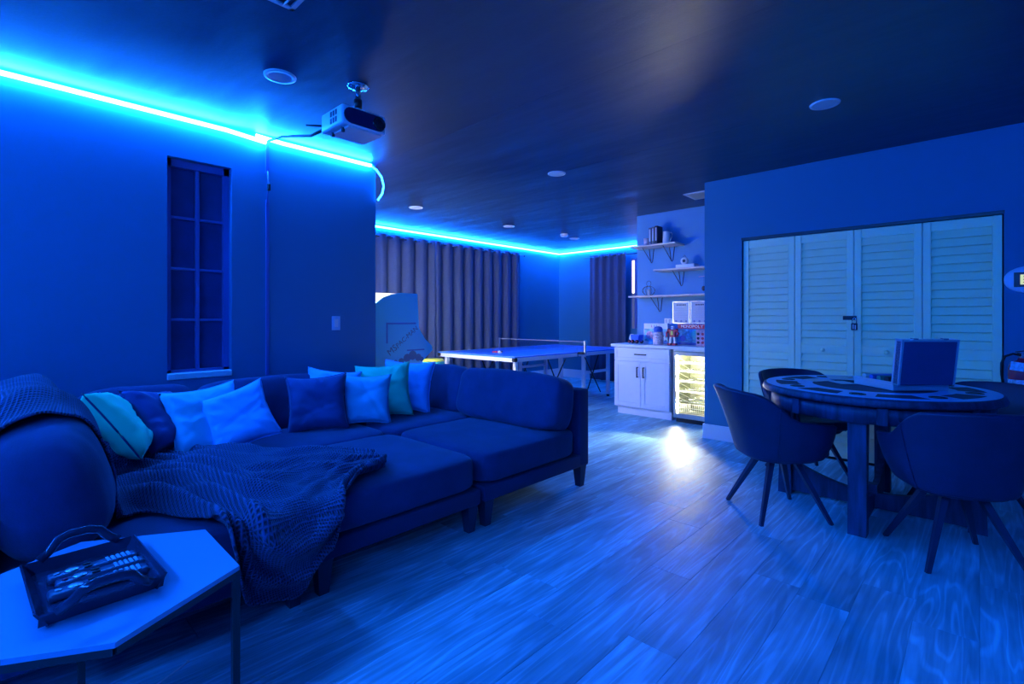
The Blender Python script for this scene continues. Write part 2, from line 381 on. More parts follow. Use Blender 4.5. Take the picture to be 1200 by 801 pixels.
# ------------------------------------------------------------------ closet doors
DW = (CX1-CX0-.012)/4
lz = [.0]
def louver_mesh():
    b_ = nb(); box(b_, (0, 0, 0), (DW-.108, .011, .0735), Matrix.Rotation(R(-24), 4, 'X'), .002, 1)
    me = bpy.data.meshes.new('louver'); b_.to_mesh(me); b_.free(); me.materials.append(M_DOOR); return me
LM = louver_mesh()
dl = ['leftmost louvred closet door panel', 'second louvred closet door from left, knob on mid rail', 'third louvred closet door from left, behind the padlock', 'rightmost louvred closet door panel behind the open case']
for i in range(4):
    x0 = CX0+.006+i*DW
    d = thing('door_%d' % (i+1), dl[i], 'door', (x0+DW/2, YC+.035, .015), 0, None, 'structure')
    hh = CZ-.045
    for s in (-1, 1): obj('stile', SP((s*(DW/2-.0025), -.014, 0), (s*(DW/2-.053), .018, hh), .003, 1), M_DOOR, d)
    obj('top_rail', SP((-DW/2+.053, -.010, hh-.075), (DW/2-.053, .016, hh), .002, 1), M_DOOR, d)
    obj('mid_rail', SP((-DW/2+.053, -.010, .905), (DW/2-.053, .016, .985), .002, 1), M_DOOR, d)
    obj('bottom_rail', SP((-DW/2+.053, -.010, 0), (DW/2-.053, .016, .13), .002, 1), M_DOOR, d)
    n1 = 14; z0, z1 = .985, hh-.075
    zs = [z0+(k+.5)*(z1-z0)/n1 for k in range(n1)]
    n2 = 11; zs += [.13+(k+.5)*(.905-.13)/n2 for k in range(n2)]
    for z in zs:
        l = bpy.data.objects.new('louver', LM); COL.objects.link(l); l.parent = d; l.location = (0, .002, z)
    if i in (1, 2): obj('knob', lathe(nb(), [(.006, 0), (.006, .012), (.016, .018), (.018, .026), (.010, .034), (.0, .035)], (0, -.010, .945), 14, Matrix.Rotation(R(90), 3, 'X')), M_DOOR, d, True)
xk = CX0+.006+2*DW
pl = thing('padlock', 'small black combination padlock closing the middle closet doors', 'padlock', (xk+.008, YC, 1.17))
obj('body', B((0, -.012, .0), (.045, .022, .06), None, .005, 2), M_BLACK, pl)
obj('shackle', tube(nb(), [(-.015, -.012, .03), (-.015, -.012, .055), (-.008, -.012, .068), (.008, -.012, .068), (.015, -.012, .055), (.015, -.012, .03)], .004, 8), M_CHROME, pl, True)
obj('dial', B((-.007, -.025, 0), (.007, .004, .04)), M_WHITE, pl); obj('dial', B((.009, -.025, -.004), (.007, .004, .036)), M_WHITE, pl)
hp = thing('hasp', 'black hasp across the joint of the middle closet doors', 'hasp', (xk-.03, YC+.021, 1.245))
obj('plate', B((0, -.003, 0), (.10, .006, .035), None, .002, 1), M_BLACK, hp); obj('staple', B((.04, -.014, 0), (.018, .02, .014), None, .003, 1), M_CHROME, hp)

# oval thermostat plaque and fire extinguisher
th = thing('thermostat', 'round thermostat with pale ring and glowing display right of the closet', 'thermostat', (.245, YC, 1.52))
rx = Matrix.Rotation(R(90), 3, 'X')
o = obj('ring', lathe(nb(), [(.0, 0), (.112, 0), (.118, .006), (.112, .014), (.06, .016), (0, .016)], (0, 0, 0), 40, rx), mat('pale blue plastic', (.45, .7, .9), .3), th, True); o.scale = (1.0, 1, .80)
obj('face', B((.01, -.018, 0), (.15, .006, .105), None, .002, 1), M_BLACK, th)
obj('display', B((.01, -.0225, 0), (.085, .003, .072)), mat('lit display', (.2, .25, .1), emit=(.75, .85, .42), power=.75), th)
for q in range(3): obj('display_segment', B((-.004, -.0245, -.02+q*.02), (.026, .001, .006)), M_BLACK, th)
ex = thing('fire_extinguisher', 'red fire extinguisher with pale label hanging right of the closet', 'fire extinguisher', (.222, YC-.10, .56))
M_RED = mat('red enamel', (.55, .02, .06), .25)
obj('cylinder', lathe(nb(), [(0, 0), (.066, 0), (.076, .012), (.076, .33), (.066, .365), (.03, .385), (.024, .40), (0, .40)], n=28), M_RED, ex, True)
obj('paper_label', lathe(nb(), [(.0768, .10), (.0768, .25)], n=28), mat('printed label', (.5, .62, .75), .5, var=.6, vscale=60), ex, True)
obj('inspection_tag', B((-.03, -.079, .345), (.07, .003, .06), Matrix.Rotation(R(8), 4, 'Y')), mat('tag card', (.45, .7, .85), .6, var=.4, vscale=50), ex)
obj('valve', CY((0, 0, .40), (0, 0, .44), .018), M_CHROME, ex)
obj('lever', B((.02, 0, .455), (.12, .018, .008), Matrix.Rotation(R(-12), 4, 'Y')), M_BLACK, ex); obj('lever', B((.02, 0, .435), (.10, .018, .008)), M_BLACK, ex)
obj('hose', tube(nb(), [(-.01, -.01, .42), (-.05, -.02, .43), (-.09, -.03, .41), (-.108, -.03, .36), (-.108, -.02, .28), (-.10, -.01, .22)], .008, 8), M_RUB, ex, True)
obj('wall_bracket', SP((-.02, .074, .15), (.02, .10, .35)), M_BLACK, ex)

# wall switch, cable channel
sw = thing('light_switch', 'white rocker light switch on the sofa wall', 'switch', (XL, 2.055, 1.20))
obj('plate', SP((0, -.038, -.06), (.006, .038, .06), .002, 1), mat('switch plastic', (.35, .6, .75), .4), sw); obj('rocker', SP((.006, -.017, -.034), (.010, .017, .034), .001, 1), M_WHITE, sw)
cc = thing('cable_channel', 'thin painted cable channel running down the sofa wall', 'cable cover', (XL, 1.49, .74))
obj('upper_channel', SP((0, -.014, 1.62), (.012, .014, 1.87), .002, 1), M_MUNT, cc); obj('lower_channel', SP((0, -.012, .06), (.012, .012, 1.42), .002, 1), M_MUNT, cc)
obj('cable', tube(nb(), [(.012, .0, 1.64), (.014, .004, 1.55), (.02, .006, 1.51), (.014, 0, 1.47), (.012, -.003, 1.40)], .005, 6), M_MUNT, cc, True)
obj('plug', B((.02, .006, 1.515), (.02, .022, .055), None, .003, 1), M_BLACK, cc)

# projector
PX, PY = -2.7375, 1.5125
pj = thing('projector', 'white projector with dark glass front hanging from the ceiling', 'projector', (PX, PY, 2.34))
obj('housing', B((0, 0, .06), (.255, .285, .112), None, .014, 3), mat('projector shell', (.78, .8, .82), .35), pj, True)
bmf = nb(); prism(bmf, [( -.128+.0 + .012, 0)]*0 or [(a, b) for a, b in [( -.125, .06+.0)]]*0 or [(-.12+.045*(1-math.cos(t))*0, 0) for t in []] or
      [(.085*0 + (-.085 if k < 9 else .09) + .045*math.cos(R(90+k*22.5)) if k < 9 else .09+.045*math.cos(R(90+(k-1)*22.5)), .06+.045*math.sin(R(90+k*22.5)) if k < 9 else .06+.045*math.sin(R(90+(k-1)*22.5))) for k in range(18)], 'x', .127, .1305)
obj('front_glass', bmf, mat('smoked front glass', (.01, .02, .08), .08), pj)
obj('lens', lathe(nb(), [(.040, 0), (.040, .010), (.034, .012), (.030, .004), (.018, .006), (0, .009)], (.130, .092, .06), 24, Matrix.Rotation(R(90), 3, 'Y')), mat('lens glass', (.01, .012, .02), .05, coat=1), pj, True)
for k in range(3):
    for q in range(2): obj('vent_slot', B((.02+.03*k-.02, -.1435, .042+.04*q), (.018, .003, .030)), M_BLACK, pj)
obj('underside_lip', B((.02, .01, .0), (.2, .22, .010), None, .004, 1), M_WHITE, pj)
obj('foot', CY((.06, -.10, -.02), (.06, -.10, .005), .010), M_BLACK, pj); obj('foot', CY((-.06, -.10, -.02), (-.06, -.10, .005), .010), M_BLACK, pj)
mt = thing('projector_mount', 'chrome ceiling bracket holding the projector', 'mount', (PX, PY+.03, 2.45))
obj('ceiling_plate', lathe(nb(), [(0, .2), (.062, .2), (.066, .193), (.060, .186), (.03, .182), (0, .182)], n=28), M_CHROME, mt, True)
obj('pole', CY((0, 0, .02), (0, 0, .185), .016), M_CHROME, mt, True); obj('joint', CY((0, 0, .06), (0, 0, .11), .024), M_BLACK, mt, True)
obj('yoke', B((0, 0, .012), (.09, .05, .012), None, .003, 1), M_BLACK, mt)
tag(obj('projector_cable', tube(nb(), [(PX-.1, PY-.13, 2.37), (PX-.35, PY-.10, 2.40), (PX-.7, PY-.05, 2.50), (XL+.25, PY-.01, 2.59), (XL+.03, 1.49, 2.61)], .009, 8), M_RUB, None, True), 'black cable running from the projector to the sofa wall', 'cable')
tag(obj('antenna_stub', tube(nb(), [(PX-.13, PY-.11, 2.40), (PX-.24, PY-.18, 2.415)], .006, 6), M_RUB, None, True), 'short dark cable plug sticking out of the projector back', 'cable')

# ceiling fixtures
def downlight(x, y, label, r=.088):
    t = thing('downlight', label, 'ceiling light', (x, y, H), 0, None)
    obj('trim_ring', lathe(nb(), [(r*.70, -.001), (r*.74, -.009), (r*.97, -.007), (r, -.001), (r, 0), (r*.7, 0)], n=32), M_WHITE, t, True)
    obj('lens', lathe(nb(), [(0, -.004), (r*.70, -.004), (r*.70, 0)], n=32), mat('frosted lens', (.7, .75, .8), .4), t)
    return t
for x, y, l in ((-2.96, 1.17, 'round recessed ceiling light left of the projector'), (-.74, 3.78, 'round recessed ceiling light above the poker table'),
                (-2.99, 3.80, 'round recessed ceiling light in the middle of the ceiling'), (-5.21, 3.74, 'round recessed ceiling light nearest the long curtain'),
                (-5.24, 5.48, 'round recessed ceiling light over the table tennis table'), (-5.19, 7.10, 'round recessed ceiling light behind the smoke alarm')):
    downlight(x, y, l)
sm = thing('smoke_alarm', 'white smoke alarm on the ceiling of the games area', 'smoke alarm', (-5.05, 6.62, H))
obj('housing', lathe(nb(), [(0, -.045), (.05, -.045), (.062, -.03), (.066, 0), (0, 0)], n=24), M_WHITE, sm, True); obj('indicator', B((.03, -.02, -.046), (.008, .008, .003)), M_RED, sm)
def vent(x0, y0, x1, y1, label, n=9):
    t = thing('ceiling_vent', label, 'vent', ((x0+x1)/2, (y0+y1)/2, H)); w_, h_ = x1-x0, y1-y0
    for s in (-1, 1):
        obj('frame_bar', SP((s*(w_/2), -h_/2, -.010), (s*(w_/2-.022), h_/2, 0), .002, 1), M_WHITE, t); obj('frame_bar', SP((-w_/2, s*h_/2, -.010), (w_/2, s*(h_/2-.022), 0), .002, 1), M_WHITE, t)
    for k in range(n): obj('slat', B((0, -h_/2+.03+(k+.5)*(h_-.06)/n, -.008), (w_-.04, .018, .003), Matrix.Rotation(R(35), 4, 'X')), M_WHITE, t)
vent(-2.28, .56, -1.98, .96, 'white slatted air vent cut off by the top edge')
vent(-2.45, 5.42, -2.10, 5.75, 'white slatted air vent above the drinks fridge', 8)

# ------------------------------------------------------------------ curtains
def curtain(name, axis, a, b, fixed, z0, z1, amp, per, label, n_ring, seed):
    L = b-a; n = int(L/per*14); rows = 14
    t = thing(name, label, 'curtain', (fixed, a, z0) if axis == 'y' else (a, fixed, z0), 0, 'curtains of the games area')
    bm = nb(); g = []
    for j in range(rows+1):
        f = j/rows; row = []
        for i in range(n+1):
            s = L*i/n; ph = 2*math.pi*s/per + .9*noise.noise(Vector((s*1.3, seed, f*.6)))
            d = amp*(math.sin(ph)+.25*math.sin(2*ph+1))*(1-.25*f) + .012*noise.noise(Vector((s*5, f*2, seed)))
            row.append(bm.verts.new((d, s, f*(z1-z0)) if axis == 'y' else (s, d, f*(z1-z0))))
        g.append(row)
    for j in range(rows):
        for i in range(n): bm.faces.new((g[j][i], g[j][i+1], g[j+1][i+1], g[j+1][i]))
    o = obj('cloth', bm, M_CURT, t, True); md = o.modifiers.new('s', 'SOLIDIFY'); md.thickness = .004
    for k in range(n_ring):
        s = L*(k+.5)/n_ring; c = (.0, s, z1-z0-.04) if axis == 'y' else (s, 0, z1-z0-.04)
        pts = [(c[0]+(.024*math.cos(q*math.pi/6) if axis == 'y' else .012), c[1]+(.012 if axis == 'y' else .024*math.cos(q*math.pi/6)), c[2]+.024*math.sin(q*math.pi/6)) for q in range(12)]
        obj('grommet', tube(nb(), pts, .005, 5, True), M_CHROME, t)
    return t
curtain('curtain', 'y', 2.6, 5.0, XF+.13, .03, 2.50, .052, .235, 'slate blue grommet curtain behind the arcade machine', 10, 1)
curtain('curtain', 'y', 5.02, 7.12, XF+.13, .03, 2.50, .052, .235, 'slate blue grommet curtain behind the table tennis table', 9, 2)
curtain('curtain', 'x', -5.72, -4.87, YB-.13, .03, 2.50, .045, .18, 'short slate blue curtain on the far wall beside the shelves', 6, 3)
def rod(p0, p1, label):
    t = thing('curtain_rod', label, 'curtain rod', p0); d = Vector(p1)-Vector(p0)
    obj('rod', CY((0, 0, 0), d, .010), M_BLACK, t, True); obj('finial', lathe(nb(), [(0, -.02), (.02, -.008), (.02, .008), (0, .02)], d, 12), M_BLACK, t, True)
rod((XF+.13, 2.5, 2.46), (XF+.13, 7.2, 2.46), 'black rod carrying the long curtain'); rod((-5.85, YB-.13, 2.46), (-4.5, YB-.13, 2.46), 'black rod carrying the short far curtain')

# ------------------------------------------------------------------ kitchenette cabinet, fridge, shelves
YF = 5.66
ct = thing('base_cabinet', 'white shaker base cabinet with one drawer and two doors', 'cabinet', (-3.11, YF, 0))
W2 = .385
obj('carcass', SP((-W2, .02, .10), (W2, .49, .865)), M_CAB, ct); obj('toe_kick', SP((-W2+.02, .06, 0), (W2, .45, .10)), M_CAB, ct)
def shaker(a, b, name, fr=.055):
    d = obj(name, SP((a[0]+fr*.9, .008, a[1]+fr*.9), (b[0]-fr*.9, .018, b[1]-fr*.9)), M_CAB, ct)
    for q in (((a[0], a[1]), (a[0]+fr, b[1])), ((b[0]-fr, a[1]), (b[0], b[1]))): obj('stile', SP((q[0][0], 0, q[0][1]), (q[1][0], .02, q[1][1]), .002, 1), M_CAB, d)
    for q in (((a[0]+fr, a[1]), (b[0]-fr, a[1]+fr)), ((a[0]+fr, b[1]-fr), (b[0]-fr, b[1]))): obj('rail', SP((q[0][0], 0, q[0][1]), (q[1][0], .02, q[1][1]), .002, 1), M_CAB, d)
    return d
d = shaker((-W2+.004, .70), (W2-.004, .86), 'drawer', .04)
def pull(p0, p1, par):
    b_ = nb(); dd = Vector((0, -.028, 0)); box(b_, [(p0[i]+p1[i])/2+dd[i] for i in range(3)], [abs(p1[i]-p0[i])+.014 for i in range(3)], None, .002, 1)
    for p in (p0, p1): box(b_, (p[0], -.014, p[2]), (.012, .03, .012))
    obj('handle', b_, M_BLACK, par, label='black bar handle')
pull((-.07, 0, .785), (.07, 0, .785), d)
d = shaker((-W2+.004, .11), (-.002, .69), 'cabinet_door'); pull((-.04, 0, .50), (-.04, 0, .62), d)
d = shaker((.002, .11), (W2-.004, .69), 'cabinet_door'); pull((.045, 0, .50), (.045, 0, .62), d)
wt = tag(obj('worktop', SP((-3.53, YF-.03, .872), (-2.085, YS-.002, .91), .004, 2), M_CAB), 'white worktop over the cabinet and the drinks fridge', 'worktop')
fr = thing('drinks_fridge', 'lit glass door drinks fridge under the worktop', 'fridge', (-2.39, YF+.01, 0))
FW = .29; FD = .46
M_FIN = mat('fridge liner', (.045, .05, .028), .4)
bm = nb()
span(bm, (-FW, .03, .06), (-FW+.02, FD, .86)); span(bm, (FW-.02, .03, .06), (FW, FD, .86)); span(bm, (-FW, .03, .84), (FW, FD, .86)); span(bm, (-FW, .03, .06), (FW, FD, .08)); span(bm, (-FW, FD-.02, .06), (FW, FD, .86))
obj('liner', bm, M_FIN, fr)
for a, b in (((-FW, .055), (-FW+.028, .845)), ((FW-.028, .055), (FW, .845))): obj('door_frame', SP((a[0], -.01, a[1]), (b[0], .03, b[1]), .003, 1), M_STEEL, fr)
for a, b in (((-FW+.028, .055), (FW-.028, .11)), ((-FW+.028, .80), (FW-.028, .845))): obj('door_frame', SP((a[0], -.01, a[1]), (b[0], .03, b[1]), .003, 1), M_STEEL, fr)
obj('door_glass', SP((-FW+.028, .008, .11), (FW-.028, .012, .80)), M_GLASS, fr)
obj('top_filler', SP((-FW, .0, .85), (FW, .03, .871)), M_CAB, fr, label='white filler strip'); obj('plinth', SP((-FW+.02, .03, .0), (FW-.02, .4, .055)), M_BLACK, fr)
M_FL = mat('fridge lamp', (.9, .9, .8), emit=(1, .95, .62), power=FRIDGE_POW)
for s in (-1, 1): obj('lamp_strip', SP((s*(FW-.022), .045, .12), (s*(FW-.034), .055, .79)), M_FL, fr)
obj('lamp_strip', SP((-FW+.03, .035, .815), (FW-.03, .10, .838)), mat('fridge top lamp', (.9,.9,.8), emit=(1, .96, .74), power=FRIDGE_POW*1.9), fr)
for k, z in enumerate((.25, .37, .49, .61, .71)):
    b_ = nb(); zz = z
    for yy in (.05, .24, .42): cyl(b_, (-FW+.03, yy, zz), (FW-.03, yy, zz), .0035, n=6)
    for q in range(13): cyl(b_, (-FW+.035+q*(2*FW-.07)/12, .05, zz+.003), (-FW+.035+q*(2*FW-.07)/12, .42, zz+.003), .0018, n=5)
    obj('wire_shelf', b_, M_CHROME, fr, label=None)
    if k: obj('shelf_edge', SP((-FW+.035, .040, zz-.009), (FW-.035, .046, zz+.009)), M_FL if 0 else mat('white shelf lip with added glow', (.9, .9, .8), .4, emit=(1, .97, .75), power=2.2), fr)  # lips are no lamps; their emission stands in for reflected lamp light
b_ = nb()
for q in range(22): cyl(b_, (-FW+.04+q*(2*FW-.08)/21, .06, .12), (-FW+.04+q*(2*FW-.08)/21, .06, .22), .002, n=5)
for z in (.12, .17, .22): cyl(b_, (-FW+.04, .06, z), (FW-.04, .06, z), .003, n=6)
obj('wire_basket', b_, M_STEEL, fr)
for s in range(9): obj('side_rib', B((-FW+.045, .2, .24+s*.06), (.006, .30, .006), Matrix.Rotation(R(-18), 4, 'X')), M_STEEL, fr)

def shelf(x0, x1, z, label, brackets):
    t = thing('wall_shelf', label, 'shelf', ((x0+x1)/2, YS, z), 0, 'wooden wall shelves'); w_ = (x1-x0)/2
    obj('board', SP((-w_, -.27, -.011), (w_, -.002, .011), .003, 1), M_SHELF, t)
    for bx in brackets:
        q = bx-(x0+x1)/2; b_ = nb()
        tube(b_, [(q-.035, -.004, -.012), (q-.012, -.004, -.19), (q, -.006, -.20), (q+.012, -.004, -.19), (q+.035, -.004, -.012)], .004, 6)
        tube(b_, [(q, -.006, -.20), (q-.03, -.20, -.014)], .004, 6); obj('wire_bracket', b_, M_BLACK, t, True)
SHF = [(-3.40, -2.76, 2.19), (-3.06, -2.09, 1.86), (-3.42, -2.09, 1.53)]
shelf(*SHF[0], 'short wooden shelf, topmost, holding books and a pitcher', (-3.22, -2.93))
shelf(*SHF[1], 'middle wooden shelf holding the white box', (-2.80, -2.25))
shelf(*SHF[2], 'long lowest wooden shelf holding the wire lantern', (-3.10, -2.35))
zt = 2.201; yy = YS-.14
tag(obj('cup', lathe(nb(), [(0, 0), (.034, 0), (.038, .10), (.033, .10), (.031, .01), (0, .01)], (-3.22, yy, zt), 20), mat('blush ceramic', (.75, .62, .68), .4), None, True), 'pale pink tumbler at the left end of the top shelf', 'cup')
for k, (c, hh, lab) in enumerate(((( .10, .13, .22), .225, 'dark blue book, left of three on the top shelf'), ((.16, .19, .20), .232, 'dark book, middle of three on the top shelf'), ((.035, .035, .06), .24, 'black book beside the white pitcher'))):
    t = thing('book', lab, 'book', (-3.135+k*.043, yy, zt), 0, 'books on the top shelf')
    obj('cover', B((0, 0, hh/2), (.038, .15, hh), None, .003, 1), mat('book cover %d' % k, c, .5), t)
    obj('spine_label', B((0, -.0765, hh*.55), (.018, .002, hh*.7)), mat('spine print', (.55, .58, .65), .5), t)
pt = thing('pitcher', 'white pitcher with a handle on the top shelf', 'pitcher', (-2.94, yy, zt))
obj('body', lathe(nb(), [(0, 0), (.046, 0), (.050, .02), (.043, .10), (.038, .15), (.042, .16), (.036, .155), (.034, .02), (0, .01)], n=24), M_WHITE, pt, True)
obj('handle', tube(nb(), [(.038, 0, .135), (.06, 0, .145), (.080, 0, .12), (.072, 0, .08), (.05, 0, .035)], .006, 8), M_WHITE, pt, True)
tag(obj('saucer', lathe(nb(), [(0, 0), (.03, 0), (.045, .012), (.04, .016), (0, .006)], (-2.83, yy, zt), 20), M_WHITE, None, True), 'small white dish at the right end of the top shelf', 'dish')
zm = 1.871
tag(obj('storage_box', B((-2.76+.10, yy, zm+.022), (.24, .16, .044), None, .003, 1), mat('white carton', (.8, .82, .85), .5)), 'flat white box on the middle shelf', 'box')
ck = thing('table_clock', 'small round pale clock with ring top on the flat white box', 'clock', (-2.70, yy, zm+.0445))
obj('case', lathe(nb(), [(0, -.015), (.045, -.015), (.048, 0), (.045, .015), (0, .015)], (0, 0, .048), 28, rx), M_WHITE, ck, True)
obj('dial', lathe(nb(), [(0, 0), (.020, 0), (.020, .003), (0, .003)], (0, -.015, .048), 20, rx), M_BLACK, ck); obj('hanging_ring', tube(nb(), [(.014*math.cos(a*.5236), 0, .106+.014*math.sin(a*.5236)) for a in range(12)], .003, 6, True), M_CHROME, ck)
tag(obj('plate', lathe(nb(), [(0, 0), (.06, .002), (.11, .016), (.108, .020), (.06, .008), (0, .006)], (-2.235, YS-.055, zm+.115), 32, Matrix.Rotation(R(80), 3, 'X')), M_WHITE, None, True), 'white plate standing at the right end of the middle shelf', 'plate')
zl = 1.541
ln = thing('wire_lantern', 'black wire lantern with a white candle on the lowest shelf', 'lantern', (-3.19, yy, zl))
for k in range(4):
    a = k*math.pi/4; obj('hoop', tube(nb(), [(.085*math.cos(t*math.pi/9)*math.cos(a), .085*math.cos(t*math.pi/9)*math.sin(a), .066+.062*math.sin(t*math.pi/9)) for t in range(18)], .0028, 5, True), M_BLACK, ln)
obj('carry_ring', tube(nb(), [(.032*math.cos(t*math.pi/8), 0, .160+.036*math.sin(t*math.pi/8)) for t in range(16)], .003, 5, True), M_BLACK, ln)
obj('candle', CY((0, 0, .004), (0, 0, .085), .019, n=16), M_WHITE, ln, True)
ws = thing('hanging_stand', 'copper wire stand with a hanging ornament on the lowest shelf', 'ornament', (-2.42, yy, zl))
obj('stand', tube(nb(), [(-.03, 0, .003), (.03, 0, .003), (.035, 0, .02), (.045, 0, .20), (.035, 0, .222), (-.10, 0, .212)], .0042, 6), mat('pale copper', (.8, .6, .55), .3, metal=1), ws, True)
obj('thread', CY((-.035, 0, .10), (-.035, 0, .214), .001, n=5), M_BLACK, ws)
obj('ornament_ball', lathe(nb(), [(0, 0), (.018, .008), (.026, .032), (.018, .056), (0, .064)], (-.035, 0, .036), 14), mat('smoky glass ball', (.12, .10, .13), .2), ws, True)

# framed notices, outlet
def notice(x0, x1, z0, z1, label, m1):
    t = thing('framed_notice', label, 'sign', ((x0+x1)/2, YS, (z0+z1)/2), 0, 'framed notices'); w_, h_ = (x1-x0)/2, (z1-z0)/2
    for s in (-1, 1):
        obj('frame_bar', SP((s*w_, -.016, -h_), (s*(w_-.008), 0, h_)), M_STEEL, t); obj('frame_bar', SP((-w_, -.016, s*h_), (w_, 0, s*(h_-.008))), M_STEEL, t)
    obj('paper', SP((-w_+.006, -.008, -h_+.006), (w_-.006, -.004, h_-.006)), mat('notice paper', (.72, .76, .85), .5), t)
    b_ = nb()
    for k in range(m1): box(b_, ((k-(m1-1)/2)*.016, -.009, h_-.045), (.011, .001, .016))
    obj('printed_heading', b_, mat('print ink', (.04, .05, .12), .6), t)
    b_ = nb()
    for k in range(6): box(b_, (0, -.0085, h_-.09-k*.022), (w_*(1.2+.3*math.sin(k*2.1)), .001, .003))
    tag(obj('printed_lines', b_, mat('faint print', (.45, .5, .62), .6), t), kind='stuff')
    for k in range(3): obj('printed_emblem', lathe(nb(), [(.007, 0), (.014, 0), (.014, .001), (.007, .001)], (-w_*.6+k*w_*.6, -.0085, -h_+.03), 14, rx), mat('emblem ink', (.25, .3, .6), .6), t)
    obj('cover_glass', SP((-w_+.006, -.0135, -h_+.006), (w_-.006, -.0115, h_-.006)), M_GLASS, t)
notice(-2.915, -2.69, 1.175, 1.46, 'left framed white notice on the alcove wall', 8)
notice(-2.675, -2.45, 1.175, 1.46, 'right framed white notice on the alcove wall', 7)
ol = thing('wall_outlet', 'white double power outlet beside the framed notices', 'outlet', (-2.985, YS, 1.205))
obj('plate', B((0, -.003, 0), (.10, .006, .075), None, .002, 1), M_WHITE, ol)
for s in (-1, 1): obj('socket', B((s*.024, -.0065, 0), (.026, .003, .05)), mat('grey socket', (.5, .5, .55), .5), ol)

# things on the worktop
ZW = .911
def game(x, y, w_, h_, rz, label, word, base, art, blobs, wcol, ws_, letters_z):
    t = thing('board_game_box', label, 'game box', (x, y, ZW), rz, 'games on the worktop')
    obj('box', B((0, 0, h_/2), (w_, .05, h_), Matrix.Rotation(0, 4, 'X'), .003, 1), base, t)
    obj('cover_art', B((0, -.0262, h_*.42), (w_*.94, .002, h_*.62)), art, t)
    for c, (bx, bz, br, bm_) in enumerate(blobs): obj('printed_shape', lathe(nb(), [(0, 0), (br, 0), (br, .001), (0, .001)], (bx*w_, -.0274, bz*h_), 14, rx), bm_, t)
    for q, ch in enumerate(word): text(ch, ws_, wcol[q % len(wcol)], t, ((q-(len(word)-1)/2)*ws_*.68, -.0275, h_*letters_z), (R(90), 0, 0))
    return t
cR, cB, cG, cY_, cW, cK = [mat('ink '+n, c, .45) for n, c in (('red', (.7, .05, .08)), ('blue', (.05, .15, .6)), ('green', (.05, .45, .2)), ('yellow', (.85, .7, .1)), ('white', (.9, .9, .9)), ('black', (.02, .02, .03)))]
tq = mat('turquoise art', (.10, .45, .6), .4, var=.5, vscale=30); pk = mat('pink art', (.7, .35, .5), .4, var=.5, vscale=30)
game(-3.10, 6.06, .34, .265, 0, 'white board game box lettered LIFE behind the toy truck', 'LIFE', mat('white carton print', (.75, .8, .88), .4), tq, [(-.25, .42, .05, pk), (-.05, .33, .04, pk), (.2, .5, .05, cB), (.3, .25, .04, cW)], [cR, cB, cG, cY_], .05, .86)
game(-2.60, 6.04, .40, .265, 0, 'blue board game box lettered MONOPOLY behind the red toy robot', 'MONOPOLY', mat('deep blue carton', (.06, .12, .4), .4), tq, [(-.3, .3, .04, cB), (.1, .5, .05, mat('sea green art', (.1, .6, .5), .4)), (.25, .25, .04, cW)], [cW], .052, .86)
obj('title_band', B((0, -.0262, .228), (.37, .002, .05)), cR, bpy.data.objects['board_game_box.001'] if 'board_game_box.001' in bpy.data.objects else None)
tk = thing('toy_truck', 'blue toy dumper truck at the left end of the worktop', 'toy', (-3.36, 5.92, ZW), R(-12))
obj('cab', B((-.02, 0, .062), (.05, .08, .06), None, .008, 2), cW, tk); obj('dump_bed', prism(nb(), [(.0, .045), (.12, .045), (.135, .115), (-.01, .115)], 'y', -.045, .045), mat('toy blue', (.03, .16, .75), .3), tk)
obj('dome', lathe(nb(), [(.036, 0), (.032, .016), (.018, .028), (0, .032)], (-.02, 0, .092), 16), mat('toy cream', (.8, .75, .5), .4), tk, True); obj('chassis', B((.04, 0, .035), (.17, .07, .02), None, .004, 1), cB, tk)
for wx in (-.03, .025, .10):
    for s in (-1, 1): q = obj('wheel', lathe(nb(), [(0, -.012), (.022, -.012), (.025, 0), (.022, .012), (0, .012)], (wx, s*.045, .0255), 16, rx), M_RUB, tk, True); obj('wheel_hub', lathe(nb(), [(0, -.014), (.011, -.014), (.011, .014), (0, .014)], (wx, s*.045, .0255), 12, rx), cR, q)
tag(obj('blue_cap', lathe(nb(), [(.075, 0), (.078, .015), (.066, .045), (.03, .062), (0, .066)], (-3.06, 5.93, ZW), 24), mat('blue dome plastic', (.02, .25, .7), .35), None, True), 'blue domed cap lying in front of the LIFE box', 'cap')
jr = thing('sweet_jar', 'clear jar of red and white sweets with a blue round lid', 'jar', (-2.945, 5.80, ZW))
obj('jar', lathe(nb(), [(0, 0), (.058, 0), (.062, .01), (.062, .15), (.052, .162)], n=24), mat('patterned sweets', (.85, .6, .6), .35, var=.35, vscale=40), jr, True)
obj('lid', lathe(nb(), [(.054, .162), (.056, .20), (.042, .225), (0, .232)], n=24), cB, jr, True)
for k in range(26):
    a = rnd.random()*6.28; z = .02+rnd.random()*.12
    obj('sweet', lathe(nb(), [(0, -.008), (.008, 0), (0, .008)], (.0625*math.cos(a), .0625*math.sin(a), z), 8), (cR, cW, pk)[k % 3], jr)
rb = thing('toy_robot', 'red and white toy robot figure standing before the blue game box', 'toy', (-2.76, 5.82, ZW))
for s in (-1, 1):
    obj('foot', B((s*.032, -.012, .012), (.045, .075, .024), None, .005, 1), cR, rb); obj('leg', prism(nb(), [(s*.018, .02), (s*.046, .02), (s*.034, .10), (s*.012, .10)], 'y', -.016, .016), cW, rb)
    obj('arm', tube(nb(), [(s*.042, 0, .175), (s*.075, -.01, .15), (s*.066, -.03, .105)], .013, 8), cR, rb, True); obj('shoulder', lathe(nb(), [(0, -.022), (.022, -.01), (.022, .01), (0, .022)], (s*.05, 0, .185), 12), cR, rb, True)
